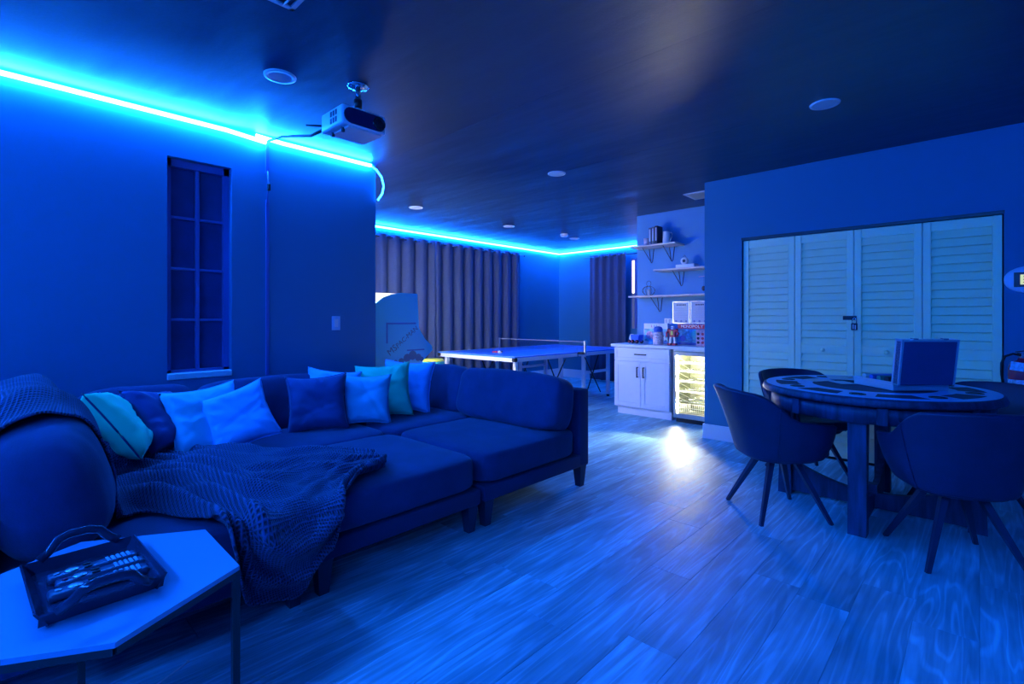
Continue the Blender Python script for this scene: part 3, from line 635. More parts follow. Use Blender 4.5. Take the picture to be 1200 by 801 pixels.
obj('torso', prism(nb(), [(-.028, .10), (.028, .10), (.045, .19), (-.045, .19)], 'y', -.024, .022), cR, rb); obj('chest_plate', B((0, -.026, .15), (.03, .006, .05), None, .002, 1), cY_, rb); obj('head', B((0, 0, .214), (.036, .036, .042), None, .008, 2), cW, rb); obj('visor', B((0, -.019, .216), (.026, .004, .010)), cB, rb)
rt = thing('red_package', 'pink and red patterned box at the right end of the worktop', 'box', (-2.37, 5.80, ZW), R(8))
obj('carton', B((0, 0, .10), (.15, .07, .20), None, .004, 1), mat('pink carton', (.75, .4, .42), .4, var=.3, vscale=30), rt)
for k in range(9): obj('printed_dot', lathe(nb(), [(0, 0), (.016, 0), (.016, .001), (0, .001)], (-.05+.05*(k % 3), -.0352, .045+.05*(k//3)), 12, rx), (cK, cR, cW)[k % 3], rt)

# ------------------------------------------------------------------ arcade machines, stool, table tennis
def arcade(x, label, art, side, pw, bright):
    t = thing('arcade_machine', label, 'arcade machine', (x, 2.52, 0))
    prof = [(0, 0), (.62, 0), (.66, .78), (.80, .90), (.79, .945), (.70, 1.02), (.62, 1.14), (.60, 1.50), (.40, 1.503), (.29, 1.485), (.19, 1.45), (.08, 1.37), (.0, 1.27)]
    for s in (-1, 1): obj('side_panel', prism(nb(), prof, 'x', s*.25, s*.232), side, t)
    obj('cabinet_body', SP((-.232, .02, .0), (.232, .56, .86)), M_BLACK, t)
    obj('control_deck', prism(nb(), [(.40, .86), (.78, .90), (.77, .93), (.40, 1.00)], 'x', -.232, .232), art, t)
    obj('back_panel', SP((-.232, .04, .86), (.232, .10, 1.295)), M_BLACK, t)
    obj('screen', prism(nb(), [(.46, 1.03), (.47, 1.025), (.40, 1.33), (.39, 1.335)], 'x', -.19, .19), mat('lit screen %.0f' % pw, (.1, .1, .1), emit=(.85, .88, 1.0), power=pw), t)
    obj('marquee', SP((-.225, .54, 1.36), (.225, .56, 1.48)), mat('lit marquee %.0f' % pw, (.1, .1, .1), emit=(1, .97, .85), power=pw), t, label='lit header panel')
    obj('header_box', SP((-.232, .10, 1.41), (.232, .54, 1.495)), mat('lit header box', (.5, .5, .5), emit=(1, .98, .8), power=1.3), t, label='glowing header box')
    for k in range(4): obj('button', CY((-.03+k*.05, .66, .98), (-.03+k*.05, .66, 1.0), .014), cR if k % 2 else cB, t)
    j = obj('joystick', CY((-.13, .66, .97), (-.13, .66, 1.05), .006), M_BLACK, t); obj('stick_ball', lathe(nb(), [(0, -.018), (.018, 0), (0, .018)], (-.13, .66, 1.055), 12), cR, j, True)
    return t
M_ASIDE = mat('sky blue side panel', (.10, .75, 1.0), .35)
ar = arcade(-4.57, 'blue sided arcade machine just past the sofa wall corner', tq, M_ASIDE, SCREEN_POW, 1)
M_APR = mat('dark side print', (.08, .25, .45), .5); M_APB = mat('mid blue side print', (.05, .25, .65), .5)
text('MS.', .095, M_APR, ar, (.2512, .30, .925), (R(90), R(-37), R(90)))
text('PAC-MAN', .072, M_APR, ar, (.2512, .47, 1.05), (R(90), R(-37), R(90)))
obj('printed_band', B((.251, .40, 1.19), (.0015, .36, .018)), M_APB, ar); obj('printed_band', B((.251, .23, 1.09), (.0015, .018, .20)), M_APB, ar); obj('printed_band', B((.251, .58, .91), (.0015, .22, .014)), M_APB, ar)
for a, b_, c in ((.40, .80, .035), (.47, .83, .045), (.54, .855, .05), (.61, .83, .04), (.655, .81, .025), (.33, .79, .03)): obj('printed_shape', lathe(nb(), [(c*.55, 0), (c, 0), (c, .001), (c*.55, .001)], (.2505, a, b_), 10, Matrix.Rotation(R(90), 3, 'Y')), M_APR, ar)
arcade(-5.35, 'second arcade machine hidden behind the blue one, header lit', pk, mat('grey side panel', (.25, .3, .4), .4), SCREEN_POW*1.01, 1)
st = thing('arcade_stool', 'round stool with a yellow and teal seat in front of the curtain', 'stool', (-5.45, 4.20, .035))
obj('seat', lathe(nb(), [(0, .655), (.12, .655), (.145, .640), (.15, .62)], n=32), mat('yellow seat vinyl', (.75, .72, .08), .4), st, True)
obj('seat_band', lathe(nb(), [(.15, .62), (.152, .60), (.148, .565), (0, .565)], n=32), mat('teal band', (.05, .5, .55), .4), st, True)
for k in range(4):
    a = k*math.pi/2+.6; obj('leg', CY((.09*math.cos(a), .09*math.sin(a), .57), (.19*math.cos(a), .19*math.sin(a), -.035), .012, n=8), M_CHROME, st, True)
obj('foot_ring', tube(nb(), [(.155*math.cos(a*.3927), .155*math.sin(a*.3927), .22) for a in range(16)], .008, 6, True), M_CHROME, st, True)

TX0, TX1, TY0, TY1 = -5.75, -4.22, 4.52, 7.26; TYM = (TY0+TY1)/2
M_TT = mat('table tennis blue', (.02, .22, .85), .35); M_TF = mat('silver apron paint', (.85, .8, .85), .35)
tt = thing('table_tennis_table', 'blue table tennis table with white lines and silver apron', 'table', ((TX0+TX1)/2, TYM, 0))
hx, hy = (TX1-TX0)/2, (TY1-TY0)/2
for s in (-1, 1):
    p = obj('playing_surface', SP((-hx, s*.006, .742), (hx, s*hy, .758)), M_TT, tt)
    for q in (-1, 1): obj('white_line', SP((q*(hx-.02), s*.006, .7582), (q*hx, s*hy, .759)), cW, p)
    obj('white_line', SP((-hx, s*(hy-.02), .7582), (hx, s*hy, .759)), cW, p); obj('white_line', SP((-.002, s*.006, .7582), (.002, s*(hy-.02), .759)), cW, p)
    for q in (-1, 1): obj('apron', SP((q*(hx-.012), s*.03, .69), (q*(hx-.036), s*(hy-.01), .742)), M_TF, tt)
    obj('apron', SP((-hx+.012, s*(hy-.036), .69), (hx-.012, s*(hy-.012), .742)), M_TF, tt)
    for q in (-1, 1):
        obj('corner_guard', B((q*(hx-.02), s*(hy-.02), .72), (.055, .055, .05), None, .01, 2), M_RUB, tt)
        l = obj('leg', B((q*(hx-.08 if s < 0 else hx-.12), s*(hy-.10 if s < 0 else hy-.42), .36), (.05, .05, .66), None, .004, 1), M_TF, tt); obj('leg_foot', CY((q*(hx-.08 if s < 0 else hx-.12), s*(hy-.10 if s < 0 else hy-.42), 0), (q*(hx-.08 if s < 0 else hx-.12), s*(hy-.10 if s < 0 else hy-.42), .03), .022), M_RUB, l)
        l = obj('leg', B((q*(hx-.12), s*.28, .36), (.05, .05, .66), None, .004, 1), M_TF, tt); obj('wheel', lathe(nb(), [(0, -.012), (.035, -.012), (.035, .012), (0, .012)], (q*(hx-.12), s*.28, .035), 16, rx), M_RUB, l)
        obj('crossbar', SP((q*(hx-.105), s*.30, .40), (q*(hx-.135), s*(hy-.44), .44)), M_TF, tt)
        obj('brace', CY((q*(hx-.08), s*.30, .12), (q*(hx-.08), s*.62, .68), .009, n=8), M_BLACK, tt); obj('brace', CY((q*(hx-.07), s*.66, .10), (q*(hx-.07), s*.24, .66), .009, n=8), M_BLACK, tt)
nt_ = thing('table_tennis_net', 'black table tennis net with white top tape and clamp posts', 'net', ((TX0+TX1)/2, TYM, .76))
for s in (-1, 1): obj('post', B((s*(hx+.10), 0, .06), (.03, .03, .20), None, .004, 1), M_STEEL, nt_); obj('clamp', B((s*(hx+.04), 0, -.02), (.13, .07, .03), None, .004, 1), M_BLACK, nt_)
obj('top_tape', SP((-hx-.09, -.003, .14), (hx+.09, .003, .150)), mat('grey net tape', (.3, .3, .35), .6), nt_)
b_ = nb()
for k in range(9): box(b_, (0, 0, .012+k*.015), (2*hx+.18, .0012, .0012))
for k in range(90): box(b_, (-hx-.08+k*(2*hx+.16)/89, 0, .072), (.0012, .0012, .14))
tag(obj('mesh_netting', b_, M_BLACK, nt_), kind='stuff')
bt = thing('table_tennis_bat', 'table tennis bat lying near the sofa end of the table', 'bat', (-5.03, 5.02, .7592), R(65))
obj('blade', lathe(nb(), [(0, 0), (.075, 0), (.075, .012), (0, .012)], (0, 0, 0), 28), M_RED, bt); obj('handle', B((0, -.115, .006), (.028, .10, .022), None, .006, 2), M_SHELF, bt)
tag(obj('table_tennis_ball', lathe(nb(), [(.02*math.sin(R(k*15)), -.02*math.cos(R(k*15))) for k in range(13)], (-4.83, 4.86, .7795), 20), cW, None, True), 'white ball on the table tennis table beside the bat', 'ball')

# ------------------------------------------------------------------ sofa sections
SZ = .44
XB, XM, XS = -3.99, -3.06, -2.11
def leg_at(t, x, y):
    b_ = nb(); bmesh.ops.create_cone(b_, cap_ends=True, segments=4, radius1=.032, radius2=.052, depth=.16, matrix=Matrix.Translation((x, y, .08)) @ Matrix.Rotation(R(45), 4, 'Z')); obj('leg', b_, M_LEG, t)
def section(x0, x1, y0, y1, label, back=None, seed=0):
    t = thing('sofa_section', label, 'sofa', ((x0+x1)/2, (y0+y1)/2, 0), 0, 'navy sectional sofa'); hx_, hy_ = (x1-x0)/2, (y1-y0)/2
    bx0, bx1, by0, by1 = -hx_, hx_, -hy_, hy_
    obj('base', SP((bx0+.006, by0+.006, .155), (bx1-.006, by1-.006, .245), .012, 2), M_SOFAB, t, True)
    cx0, cx1, cy0, cy1 = bx0, bx1, by0, by1
    for bk in (back or []):
        if bk == '+y': obj('back_frame', SP((bx0+.004, by1-.12, .16), (bx1-.004, by1-.004, .72), .018, 3), M_SOFAB, t, True); cy1 = by1-.125
        if bk == '-y': obj('back_frame', SP((bx0+.004, by0+.004, .16), (bx1-.004, by0+.12, .72), .018, 3), M_SOFAB, t, True); cy0 = by0+.125
        if bk == '-x': obj('back_frame', SP((bx0+.004, (by0 if '-y' not in back else by0+.12)+.004, .16), (bx0+.10, (by1 if '+y' not in back else by1-.12)-.004, .72), .018, 3), M_SOFAB, t, True); cx0 = bx0+.105
    o = obj('seat_cushion', puff((cx1-cx0-.008, cy1-cy0-.008, .195), 9, .012, .004, 26, seed, True), M_SOFA, t, True, loc=((cx0+cx1)/2, (cy0+cy1)/2, .343))
    for sx in (-1, 1):
        for sy in (-1, 1): leg_at(t, sx*(hx_-.055), sy*(hy_-.055))
    return t, o
Y_ = [-.16, .965, 1.985, 3.08]
secs = [
 section(XM, XS, Y_[0], Y_[1], 'navy sofa section nearest the side table, throw hanging over it', ['-y'], 1),
 section(XM, XS, Y_[1]+.02, Y_[2], 'navy backless ottoman section at the front middle of the sofa', None, 2),
 section(XM, XS, Y_[2]+.02, Y_[3], 'navy sofa section at the far right end, against the back cushion', ['+y'], 3),
 section(XB, XM-.01, Y_[0], Y_[1], 'navy corner sofa section at the left under the window', ['-x', '-y'], 4),
 section(XB, XM-.01, Y_[1]+.02, Y_[2], 'navy middle sofa section along the wall', ['-x'], 5),
 section(XB, XM-.01, Y_[2]+.02, Y_[3], 'navy corner sofa section by the arcade machine', ['-x', '+y'], 6)]
def cushion(c, size, rot, label, seed, ex=4.5):
    o = obj('back_cushion', puff(size, ex, 0, .012, 26, seed), M_SOFA, None, True); o.location = c; o.rotation_euler = rot
    return tag(o, label, 'cushion', 'navy back cushions')
bc = []
bc.append(cushion((-2.585, .145, .65), (.95, .36, .50), (R(14), 0, 0), 'large navy back cushion beside the hexagonal side table', 11, 2.8))
bc.append(cushion((-3.50, .14, .665), (.84, .30, .47), (R(14), 0, 0), 'navy back cushion in the left corner under the throw', 12, 3.2))
ZB = .615
cushion((-3.755, .62, ZB), (.20, .60, .42), (0, R(-12), 0), 'navy back cushion at the wall, left of the window', 13)
cushion((-3.755, 1.40, ZB), (.20, .96, .41), (0, R(-12), 0), 'navy back cushion against the wall below the window', 14)
cushion((-3.755, 2.37, ZB-.02), (.20, .92, .40), (0, R(-12), 0), 'navy back cushion against the wall near its corner', 15)
cushion((-3.48, 2.84, ZB), (.60, .20, .42), (R(-12), 0, 0), 'navy back cushion behind the bright blue pillow, by the yellow stool', 16)
cushion((-2.655, 2.80, ZB+.01), (1.08, .25, .41), (R(-14), 0, 0), 'wide navy back cushion at the right end of the sofa', 17, 5.5)

# throw pillows
def pillow(c, nrm, roll, m, label, s=.43, seed=0, piping=None, t=.14):
    e = obj('throw_pillow', pillow_bm(s, t, 26, seed), m, None, True)
    n_ = Vector(nrm).normalized(); q = (-n_).to_track_quat('Y', 'Z') ; e.rotation_mode = 'QUATERNION'
    e.rotation_quaternion = q @ Matrix.Rotation(R(roll), 3, 'Y').to_quaternion(); e.location = c
    obj('piping', pillow_edge(s, .0045), piping or m, e, True)
    return tag(e, label, 'pillow', 'throw pillows')
def fab(n, c): return mat(n, c, .75, bump=.1, bscale=300, sheen=.2)
F_TEAL = fab('teal cotton', (.03, .95, .46)); F_TEAL2 = fab('deep teal cotton', (.02, .75, .40)); F_SKY = fab('sky cotton', (.12, .62, .80)); F_BLUE = fab('bright blue satin', (.15, .55, .98))
F_NAVY = fab('royal navy cotton', (.022, .045, .19)); F_NAVY2 = fab('mid navy cotton', (.02, .05, .17)); F_PIP = fab('dark piping', (.02, .05, .15))
pillow((-3.27, .475, .685), (.16, .80, .55), 8, F_TEAL, 'bright teal pillow with dark piping leaning in the left corner', .42, 1, F_PIP, .16)
pillow((-3.48, .69, .645), (.52, .62, .48), 10, F_NAVY, 'dark navy pillow between the teal and the first sky blue pillow', .40, 2, None, .17)
pillow((-3.40, .91, .63), (.90, .10, .35), -5, F_SKY, 'sky blue pillow left of the tilted bright blue one', .42, 3)
pillow((-3.30, 1.06, .635), (.86, -.30, .38), -19, F_BLUE, 'bright blue pillow tipped onto one corner below the window', .38, 4)
pillow((-3.46, 1.63, .63), (.82, -.42, .30), -3, F_NAVY2, 'royal blue pillow standing alone in the middle of the wall side', .42, 5)
pillow((-3.62, 1.82, .655), (.80, -.35, .30), 8, F_BLUE, 'bright blue pillow mostly hidden behind the royal blue one', .40, 9)
pillow((-3.40, 1.98, .625), (.84, -.40, .22), 2, F_SKY, 'sky blue pillow in front of the deep teal one', .38, 6)
pillow((-3.50, 2.20, .66), (.75, -.52, .28), -4, F_TEAL2, 'deep teal pillow between the sky blue and bright blue pillows', .44, 7)
pillow((-3.55, 2.46, .665), (.62, -.70, .26), 3, F_BLUE, 'bright blue pillow in the corner in front of the arcade machine', .44, 8)

# ------------------------------------------------------------------ throw blanket draped over the sections
def world_bvh(objs):
    V = []; Fc = []
    bpy.context.view_layer.update()
    for o in objs:
        k = len(V); V += [o.matrix_world @ v.co for v in o.data.vertices]; Fc += [[k+i for i in p.vertices] for p in o.data.polygons]
    return BVHTree.FromPolygons(V, Fc)
bvh = world_bvh([s[1] for s in secs]+bc+[c for s in secs for c in s[0].children if c.name.startswith('back_frame')])
def interp(C, t):
    d = [0]
    for i in range(1, len(C)): d.append(d[-1]+math.dist(C[i], C[i-1]))
    s = t*d[-1]
    for i in range(1, len(C)):
        if s <= d[i] or i == len(C)-1:
            f = (s-d[i-1])/max(1e-9, d[i]-d[i-1]); p0 = C[max(0, i-2)]; p1 = C[i-1]; p2 = C[i]; p3 = C[min(len(C)-1, i+1)]
            return [.5*((2*p1[k])+(-p0[k]+p2[k])*f+(2*p0[k]-5*p1[k]+4*p2[k]-p3[k])*f*f+(-p0[k]+3*p1[k]-3*p2[k]+p3[k])*f**3) for k in (0, 1)]
BKC = [(-3.72, -.06), (-3.74, .25), (-3.55, .62), (-3.25, .88), (-2.95, 1.18), (-2.70, 1.44), (-2.52, 1.52)]
FRC = [(-2.30, -.10), (-2.34, .20), (-2.43, .36), (-2.42, .44), (-2.18, .57), (-1.95, .64), (-1.79, .70), (-1.76, .86), (-1.90, 1.00), (-2.10, 1.12), (-2.19, 1.28), (-2.24, 1.42)]
NA, NBq = 130, 230
P = [[None]*(NBq+1) for _ in range(NA+1)]
XE = XS+.01
def fold(a, b, X, Y):
    # ridges run from the left cushions towards the right hand end, fanning out
    n1 = noise.noise(Vector((a*2.0, b*2.4, 1.7))); n2 = noise.noise(Vector((a*3, b*4.5, 8.2)))
    s = a*5.2 + .55*math.sin(b*4.6+.6) + .85*n1
    r = (.5+.5*math.cos(2*math.pi*s))**1.7
    s2 = a*9 - b*2.2 + 1.1*n2; r2 = (.5+.5*math.cos(2*math.pi*s2))**2.2
    k = .55+.9*noise.noise(Vector((X*2.1, Y*2.1, 3.3)))
    return (.078*r*max(.15, k)+.036*r2*max(.1, .6-n1))*min(1, .35+b*2.2)+.005*noise.noise(Vector((X*12, Y*12, 0)))
for j in range(NBq+1):
    b = j/NBq; p0 = interp(BKC, b); p1 = interp(FRC, b)
    for i in range(NA+1):
        a = i/NA; wob = .02*noise.noise(Vector((a*4, b*7, 5)))
        X = p0[0]+(p1[0]-p0[0])*a; Y = p0[1]+(p1[1]-p0[1])*a+wob
        if a > .9 or b > .95: X += .012*math.sin(b*60)*max(0, (a-.9)*10)
        xx = min(X, XE-.02); hit = bvh.ray_cast(Vector((xx, Y, 2)), Vector((0, 0, -1)))
        z = hit[0].z if hit[0] else SZ
        z += .055*math.exp(-((Y-.06)/.10)**2-((X+2.95)/.38)**2) + .03*math.exp(-((Y-.10)/.10)**2-((X+2.5)/.12)**2)
        P[i][j] = [X, Y, max(z, SZ-.005)]
for it in range(10):   # let the cloth bridge gaps instead of following every crease
    Q = [[P[i][j][2] for j in range(NBq+1)] for i in range(NA+1)]
    for i in range(1, NA):
        for j in range(1, NBq):
            av = (Q[i-1][j]+Q[i+1][j]+Q[i][j-1]+Q[i][j+1])/4
            P[i][j][2] = max(Q[i][j]-.002 if it > 2 else Q[i][j], av)
def wrap(X, Y, z, f):
    over = X-XE; r = .045
    if over <= -.0: return Vector((X, Y, z+.010+f))
    if over < r*math.pi/2:
        t = over/r; return Vector((XE+(r+.0+f)*math.sin(t), Y, z-r+.008+(r+f)*math.cos(t)))
    d = over-r*math.pi/2; return Vector((XE+r+f*1.2+.012, Y+.10*d*math.sin(Y*9), z-r-d*1.04))
bm = nb(); uvl = bm.loops.layers.uv.new('UVMap'); G = []
for i in range(NA+1):
    row = []
    for j in range(NBq+1):
        X, Y, z = P[i][j]; f = fold(i/NA, j/NBq, X, Y)
        v = wrap(X, Y, z, max(.002, f)); e = 0
        if Y < .36: v.y += .0
        row.append(bm.verts.new(v))
    G.append(row)
for i in range(NA):
    for j in range(NBq):
        fc = bm.faces.new((G[i][j], G[i+1][j], G[i+1][j+1], G[i][j+1]))
        for l, (ii, jj) in zip(fc.loops, ((i, j), (i+1, j), (i+1, j+1), (i, j+1))): l[uvl].uv = (P[ii][jj][0], P[ii][jj][1]+.6*(-P[ii][jj][2] if P[ii][jj][1] < .4 else 0))
th_ = obj('throw_blanket', bm, M_WAFFLE, None, True); md = th_.modifiers.new('s', 'SOLIDIFY'); md.thickness = .008; md.offset = 1
tag(th_, 'dark blue waffle knit throw spread in folds over the sofa', 'blanket')

# ------------------------------------------------------------------ hexagonal side table, tray and remotes
HX, HY, HZT, HRR = -1.655, .19, .56, .335
sd = thing('side_table', 'glossy blue hexagonal side table at the left front', 'side table', (HX, HY, 0))
hexp = [(HRR*math.cos(R(60*k-1)), HRR*math.sin(R(60*k-1))) for k in range(6)]
M_HTOP = mat('satin dark tabletop', (.20, .42, .62), .22); bm = nb(); prism(bm, hexp, 'z', HZT-.012, HZT); obj('tabletop', bm, M_HTOP, sd)
for k in (1, 3, 5): x, y = hexp[k]; obj('leg', B((x*.97, y*.97, (HZT-.012)/2), (.018, .018, HZT-.012)), M_BLACK, sd)
for k in range(6):
    p, q = Vector((*hexp[k], 0))*.97, Vector((*hexp[(k+1) % 6], 0))*.97; c = (p+q)/2
    obj('rim_bar', B((c.x, c.y, HZT-.021), ((q-p).length, .014, .018), Matrix.Rotation(math.atan2((q-p).y, (q-p).x), 4, 'Z')), M_BLACK, sd)
tr = thing('serving_tray', 'dark glossy tray with raised handles on the side table', 'tray', (-1.655, .185, HZT), R(2))
M_TRAY = mat('glossy dark tray', (.03, .04, .07), .12, var=.3, vscale=9)
def traymesh():
    b_ = nb(); hx_, hy_ = .165, .112; n = 0
    box(b_, (0, 0, .006), (2*hx_-.03, 2*hy_-.02, .008))
    for s in (-1, 1):
        r_ = Matrix.Rotation(R(s*-32), 4, 'X'); box(b_, (0, s*(hy_-.002), .022), (2*hx_, .005, .040), r_)
        r_ = Matrix.Rotation(R(s*30), 4, 'Y'); box(b_, (s*(hx_-.002), 0, .020), (.005, 2*hy_+.006, .034), r_)
    return b_
obj('basin', traymesh(), M_TRAY, tr)
for s in (-1, 1):
    pts = [(s*.172, -.085, .034), (s*.182, -.062, .050), (s*.190, -.045, .072), (s*.192, -.02, .080), (s*.192, .02, .080), (s*.190, .045, .072), (s*.182, .062, .050), (s*.172, .085, .034)]
    obj('handle', tube(nb(), pts, .0115, 10), M_TRAY, tr, True, label='rope grip handle')
def remote(x, y, L, W, rz, label, seed):
    t = thing('remote_control', label, 'remote', (x, y, HZT+.0105), rz, 'remotes in the tray')
    obj('body', B((0, 0, .009), (W, L, .018), None, .007, 3), mat('remote plastic', (.05, .07, .12), .3), t, True)
    rr = random.Random(seed)
    for i in range(3):
        for j in range(5): obj('button', B(((i-1)*W*.26, L*(.16+.06*j), .019), (W*.18, L*.036, .003), None, .0008, 1), mat('pale key', (.5, .75, .9), .4), t)
    for j in range(4):
        obj('dark_button', CY(((j % 2-.5)*W*.5, -L*(.05+.04*(j//2)), .018), ((j % 2-.5)*W*.5, -L*(.05+.04*(j//2)), .021), .005, n=10), M_BLACK, t)
    obj('control_ring', lathe(nb(), [(.006, 0), (.015, 0), (.014, .003), (.006, .003)], (0, -L*.24, .0178), 20), M_STEEL, t, True)
    obj('power_button', CY((0, -L*.40, .018), (0, -L*.40, .0205), .006, n=12), M_RED if seed == 2 else M_STEEL, t)
remote(-1.715, .195, .185, .040, R(4), 'slim remote at the far side of the tray', 1)
remote(-1.663, .205, .18, .040, R(2), 'middle remote with a round pad in the tray', 2)
remote(-1.607, .195, .195, .046, R(1), 'widest remote at the near side of the tray', 3)
hk = obj('wire_hook', tube(nb(), [(-2.02, .46, .004), (-2.06, .54, .004), (-2.075, .57, .004), (-2.085, .565, .004)], .003, 6), mat('pale wire', (.8,.85,.85), .4), None, True)
hk.location = (.0, -.07, 0); tag(hk, 'thin shiny wire lying on the floor below the side table', 'wire')

# ------------------------------------------------------------------ poker table
TC = (-.51, 3.95); TR = .635; TZ = .80
pt = thing('poker_table', 'round dark wood poker table with pale blue playing ring', 'table', (*TC, 0))
M_FELT = mat('pale blue felt ring', (.22, .62, .95), .35); M_DFELT = mat('dark blue felt', (.012, .02, .07), .6)
obj('tabletop', lathe(nb(), [(0, TZ-.05), (TR-.03, TZ-.05), (TR-.005, TZ-.043), (TR, TZ-.03), (TR-.006, TZ-.018), (TR-.006, TZ-.012), (TR-.012, TZ-.004), (TR-.02, TZ), (0, TZ)], n=72), M_TWOOD, pt, True)
obj('playing_ring', lathe(nb(), [(.33, TZ+.0005), (.33, TZ+.003), (TR-.025, TZ+.003), (TR-.025, TZ+.0005)], n=72), M_FELT, pt)
obj('centre_felt', lathe(nb(), [(0, TZ+.001), (.33, TZ+.001), (.33, TZ), (0, TZ)], n=64), M_DFELT, pt)
for k in range(8):
    a0 = R(45*k+22); b_ = nb(); pts = []
    for q in range(9): a = a0+R(-13+q*26/8); pts.append((.55*math.cos(a), .55*math.sin(a)))
    for q in range(9): a = a0+R(11-q*22/8); pts.append((.42*math.cos(a), .42*math.sin(a)))
    prism(b_, pts, 'z', TZ+.0032, TZ+.0042); obj('chip_trough', b_, M_DFELT, pt)
    a = a0+R(22.5); obj('cup_holder', lathe(nb(), [(.030, 0), (.030, .003), (.041, .004), (.042, 0)], (.49*math.cos(a), .49*math.sin(a), TZ+.003), 24), M_BLACK, pt)
obj('apron', lathe(nb(), [(TR-.055, TZ-.05), (TR-.055, TZ-.15), (TR-.08, TZ-.15), (TR-.08, TZ-.05)], n=72), M_TWOOD, pt, True)
for k in range(8): a = R(45*k+12); obj('apron_block', B(((TR-.05)*math.cos(a), (TR-.05)*math.sin(a), TZ-.10), (.024, .05, .10), Matrix.Rotation(a, 4, 'Z'), .003, 1), M_TWOOD, pt)
for k in range(4):
    rot = Matrix.Rotation(k*math.pi/2, 4, 'Z')
    b_ = nb(); prism(b_, [(.46, .0), (.545, .0), (.535, .30), (.545, TZ-.15), (.44, TZ-.15), (.465, .30)], 'y', -.045, .045); bmesh.ops.transform(b_, matrix=rot, verts=b_.verts); obj('leg', b_, M_TWOOD, pt)
    b_ = nb(); pts = [(.03, .02), (.46, .02), (.46, .235)]+[(.46-.43*q/8, .235-.12*math.sin(math.pi/2*q/8)) for q in range(1, 9)]
    prism(b_, pts, 'y', -.018, .018); bmesh.ops.transform(b_, matrix=rot, verts=b_.verts); obj('curved_stretcher', b_, M_TWOOD, pt)
obj('centre_post', B((0, 0, .095), (.06, .06, .15)), M_TWOOD, pt)

# chip case
K = Vector((-.38, 3.75, TZ+.004)); e1 = Vector((-.69, .724, 0)); e2 = Vector((.724, .69, 0))
cs = thing('chip_case', 'open aluminium case of poker chips on the poker table', 'case', K+e1*.17+e2*.17, math.atan2(e2.y, e2.x))
M_ALU = mat('pale aluminium', (.72, .78, .82), .35, metal=.6); M_CSH = mat('case panel', (.05, .08, .20), .4)
bm = nb(); box(bm, (0, 0, .018), (.34, .34, .036), None, .003, 1); obj('base_shell', bm, M_ALU, cs)
for s in (-1, 1): obj('base_rim', B((0, s*.166, .044), (.34, .008, .016)), M_ALU, cs); obj('base_rim', B((s*.166, 0, .044), (.008, .34, .016)), M_ALU, cs)
chm = [mat('chip '+n, c, .4) for n, c in (('white', (.7, .75, .75)), ('black', (.03, .03, .04)), ('green', (.05, .3, .2)), ('blue', (.05, .15, .5)), ('cream', (.65, .7, .6)))]
for k in range(5):
    b_ = nb()
    for q in range(22): cyl(b_, (-.13+q*.0118, -.13+k*.065, .055), (-.13+q*.0118+.009, -.13+k*.065, .055), .019, n=14)
    obj('chip_row', b_, chm[k], cs)
lid = Matrix.Rotation(R(9), 4, 'X')
o = obj('lid', B((0, 0, .13), (.34, .045, .27), None, .006, 2), M_CSH, cs); o.location = (0, -.185, .045); o.rotation_euler = (R(7), 0, 0)
for a, b_ in (((-.17, 0), (-.158, .27)), ((.158, 0), (.17, .27))): q = obj('lid_rim', SP((a[0], -.024, a[1]-.004), (b_[0], .03, b_[1])), M_ALU, o)
obj('lid_rim', SP((-.17, -.024, .258), (.17, .03, .268)), M_ALU, o)
for s in (-.08, .10): obj('latch', SP((s-.015, -.012, .266), (s+.015, .012, .276)), M_CHROME, o)
M_CARD = mat('pale card stock', (.45, .62, .66), .3)
for i, (x, y, rz, sx, sy, lab) in enumerate(((-.74, 4.28, .3, .16, .22, 'pale rule sheet lying at the far side of the poker table'), (-.83, 4.02, -.5, .12, .17, 'pale card lying left of the chip case'), (-.68, 3.99, .7, .10, .15, 'pale card nearest the chip case'), (-.60, 4.36, .1, .22, .14, 'greenish sheet behind the chip case'))):
    o = obj('card_sheet', B((0, 0, .002), (sx, sy, .004), None, .001, 1), M_CARD); o.location = (x, y, TZ+.0042); o.rotation_euler = (0, 0, rz); tag(o, lab, 'card', 'cards on the poker table')

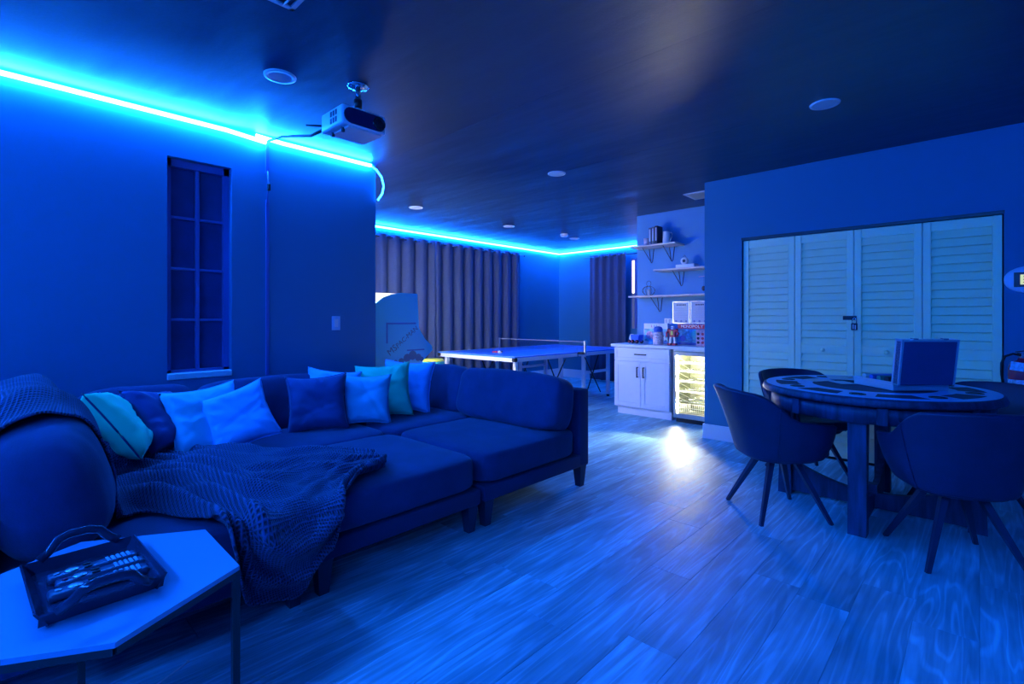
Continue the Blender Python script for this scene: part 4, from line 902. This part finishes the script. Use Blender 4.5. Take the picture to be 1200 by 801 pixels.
# ------------------------------------------------------------------ bucket chairs
def chair_proto():
    t = thing('bucket_chair', 'x', 'chair')
    def top(ph):
        a = abs(ph)
        if a < 38: return .80-.012*(a/38)**2
        if a < 88: f = (a-38)/50; return .788-.155*(f*f*(3-2*f))
        return .633-.035*((a-88)/47)
    NP, NR = 54, 14; bm = nb(); g = []
    for j in range(NR+1):
        f = j/NR; row = []
        for i in range(NP+1):
            ph = -135+270*i/NP; a = R(ph); c, s = -math.cos(a), math.sin(a)
            tz = top(ph); z = .375+(tz-.375)*f
            ne = 2.7; k = (abs(c)**ne+abs(s)**ne)**(-1/ne)
            back = max(0, -c); rr = (.222+.052*math.sin(f*math.pi/2)**.8)+.095*back*back*f*((z-.375)/.42)
            x = c*k*rr; y = s*k*(rr+.03*f)
            if c > 0: x *= 1.12
            row.append(bm.verts.new((x, y, z)))
        g.append(row)
    for j in range(NR):
        for i in range(NP): bm.faces.new((g[j][i], g[j][i+1], g[j+1][i+1], g[j+1][i]))
    o = obj('shell', bm, M_LEATH, t, True); md = o.modifiers.new('s', 'SOLIDIFY'); md.thickness = .030; md.offset = -1
    md2 = o.modifiers.new('b', 'BEVEL'); md2.width = .010; md2.segments = 3; md2.limit_method = 'ANGLE'; md2.angle_limit = R(50)
    bm = nb(); lathe(bm, [(0, .350), (.14, .352), (.195, .362), (.214, .385), (.0, .39)], n=36)
    for v in bm.verts:
        r = math.hypot(v.co.x, v.co.y)
        if r > 1e-4:
            c, s = v.co.x/r, v.co.y/r; k = (abs(c)**2.7+abs(s)**2.7)**(-1/2.7); v.co.x *= k*(1.10 if c > 0 else 1); v.co.y *= k
    obj('seat_pan', bm, M_LEATH, t, True)
    obj('seat_pad', puff((.46, .42, .085), 5, .012, .002, 14, 3), M_LEATH, t, True, loc=(.02, 0, .425))
    for s in (-1, 1):   # seams down the outside of the shell
        pts = []
        for j in range(NR+1):
            v = g  # noqa
        ph = s*62; a = R(ph); c, sn = -math.cos(a), math.sin(a); k = (abs(c)**2.7+abs(sn)**2.7)**(-1/2.7)
        for j in range(NR+1):
            f = j/NR; z = .375+(top(ph)-.375)*f; back = max(0, -c); rr = (.222+.052*math.sin(f*math.pi/2)**.8)+.095*back*back*f*((z-.375)/.42)
            pts.append((c*k*rr*1.006, sn*k*(rr+.03*f)*1.006, z))
        obj('piped_seam', tube(nb(), pts, .003, 5), M_LEATH, t, True)
    for q in range(4):
        a = R(45+90*q); d = Vector((math.cos(a), math.sin(a), 0))
        b_ = nb(); p0 = d*.10+Vector((0, 0, .365)); p1 = d*.305
        q4 = (p1-p0).to_track_quat('Z', 'Y').to_matrix().to_4x4(); q4.translation = (p0+p1)/2
        bmesh.ops.create_cone(b_, cap_ends=True, segments=4, radius1=.024, radius2=.014, depth=(p1-p0).length, matrix=q4)
        lg = obj('leg', b_, M_LEG, t); obj('foot_pad', CY(d*.302, d*.302+Vector((0, 0, .006)), .010, n=8), M_RUB, lg)
    obj('swivel_hub', CY((0, 0, .33), (0, 0, .366), .06, n=20), M_BLACK, t)
    return t
proto = chair_proto()
CH = [(-.95, 3.48, 45, 'dark bucket chair at the left of the poker table, back towards the fridge'),
      (-.10, 3.44, 119, 'dark bucket chair nearest the viewer at the right edge'),
      (-1.0, 4.50, -45, 'dark bucket chair behind the poker table, in front of the left closet doors'),
      (-.06, 4.42, 232, 'dark bucket chair behind the right side of the poker table')]
for i, (x, y, a, lab) in enumerate(CH):
    c = proto if i == 0 else copy_tree(proto)
    c.location = (x, y, 0); c.rotation_euler = (0, 0, R(a)); c['label'] = lab; c['group'] = 'bucket chairs round the poker table'
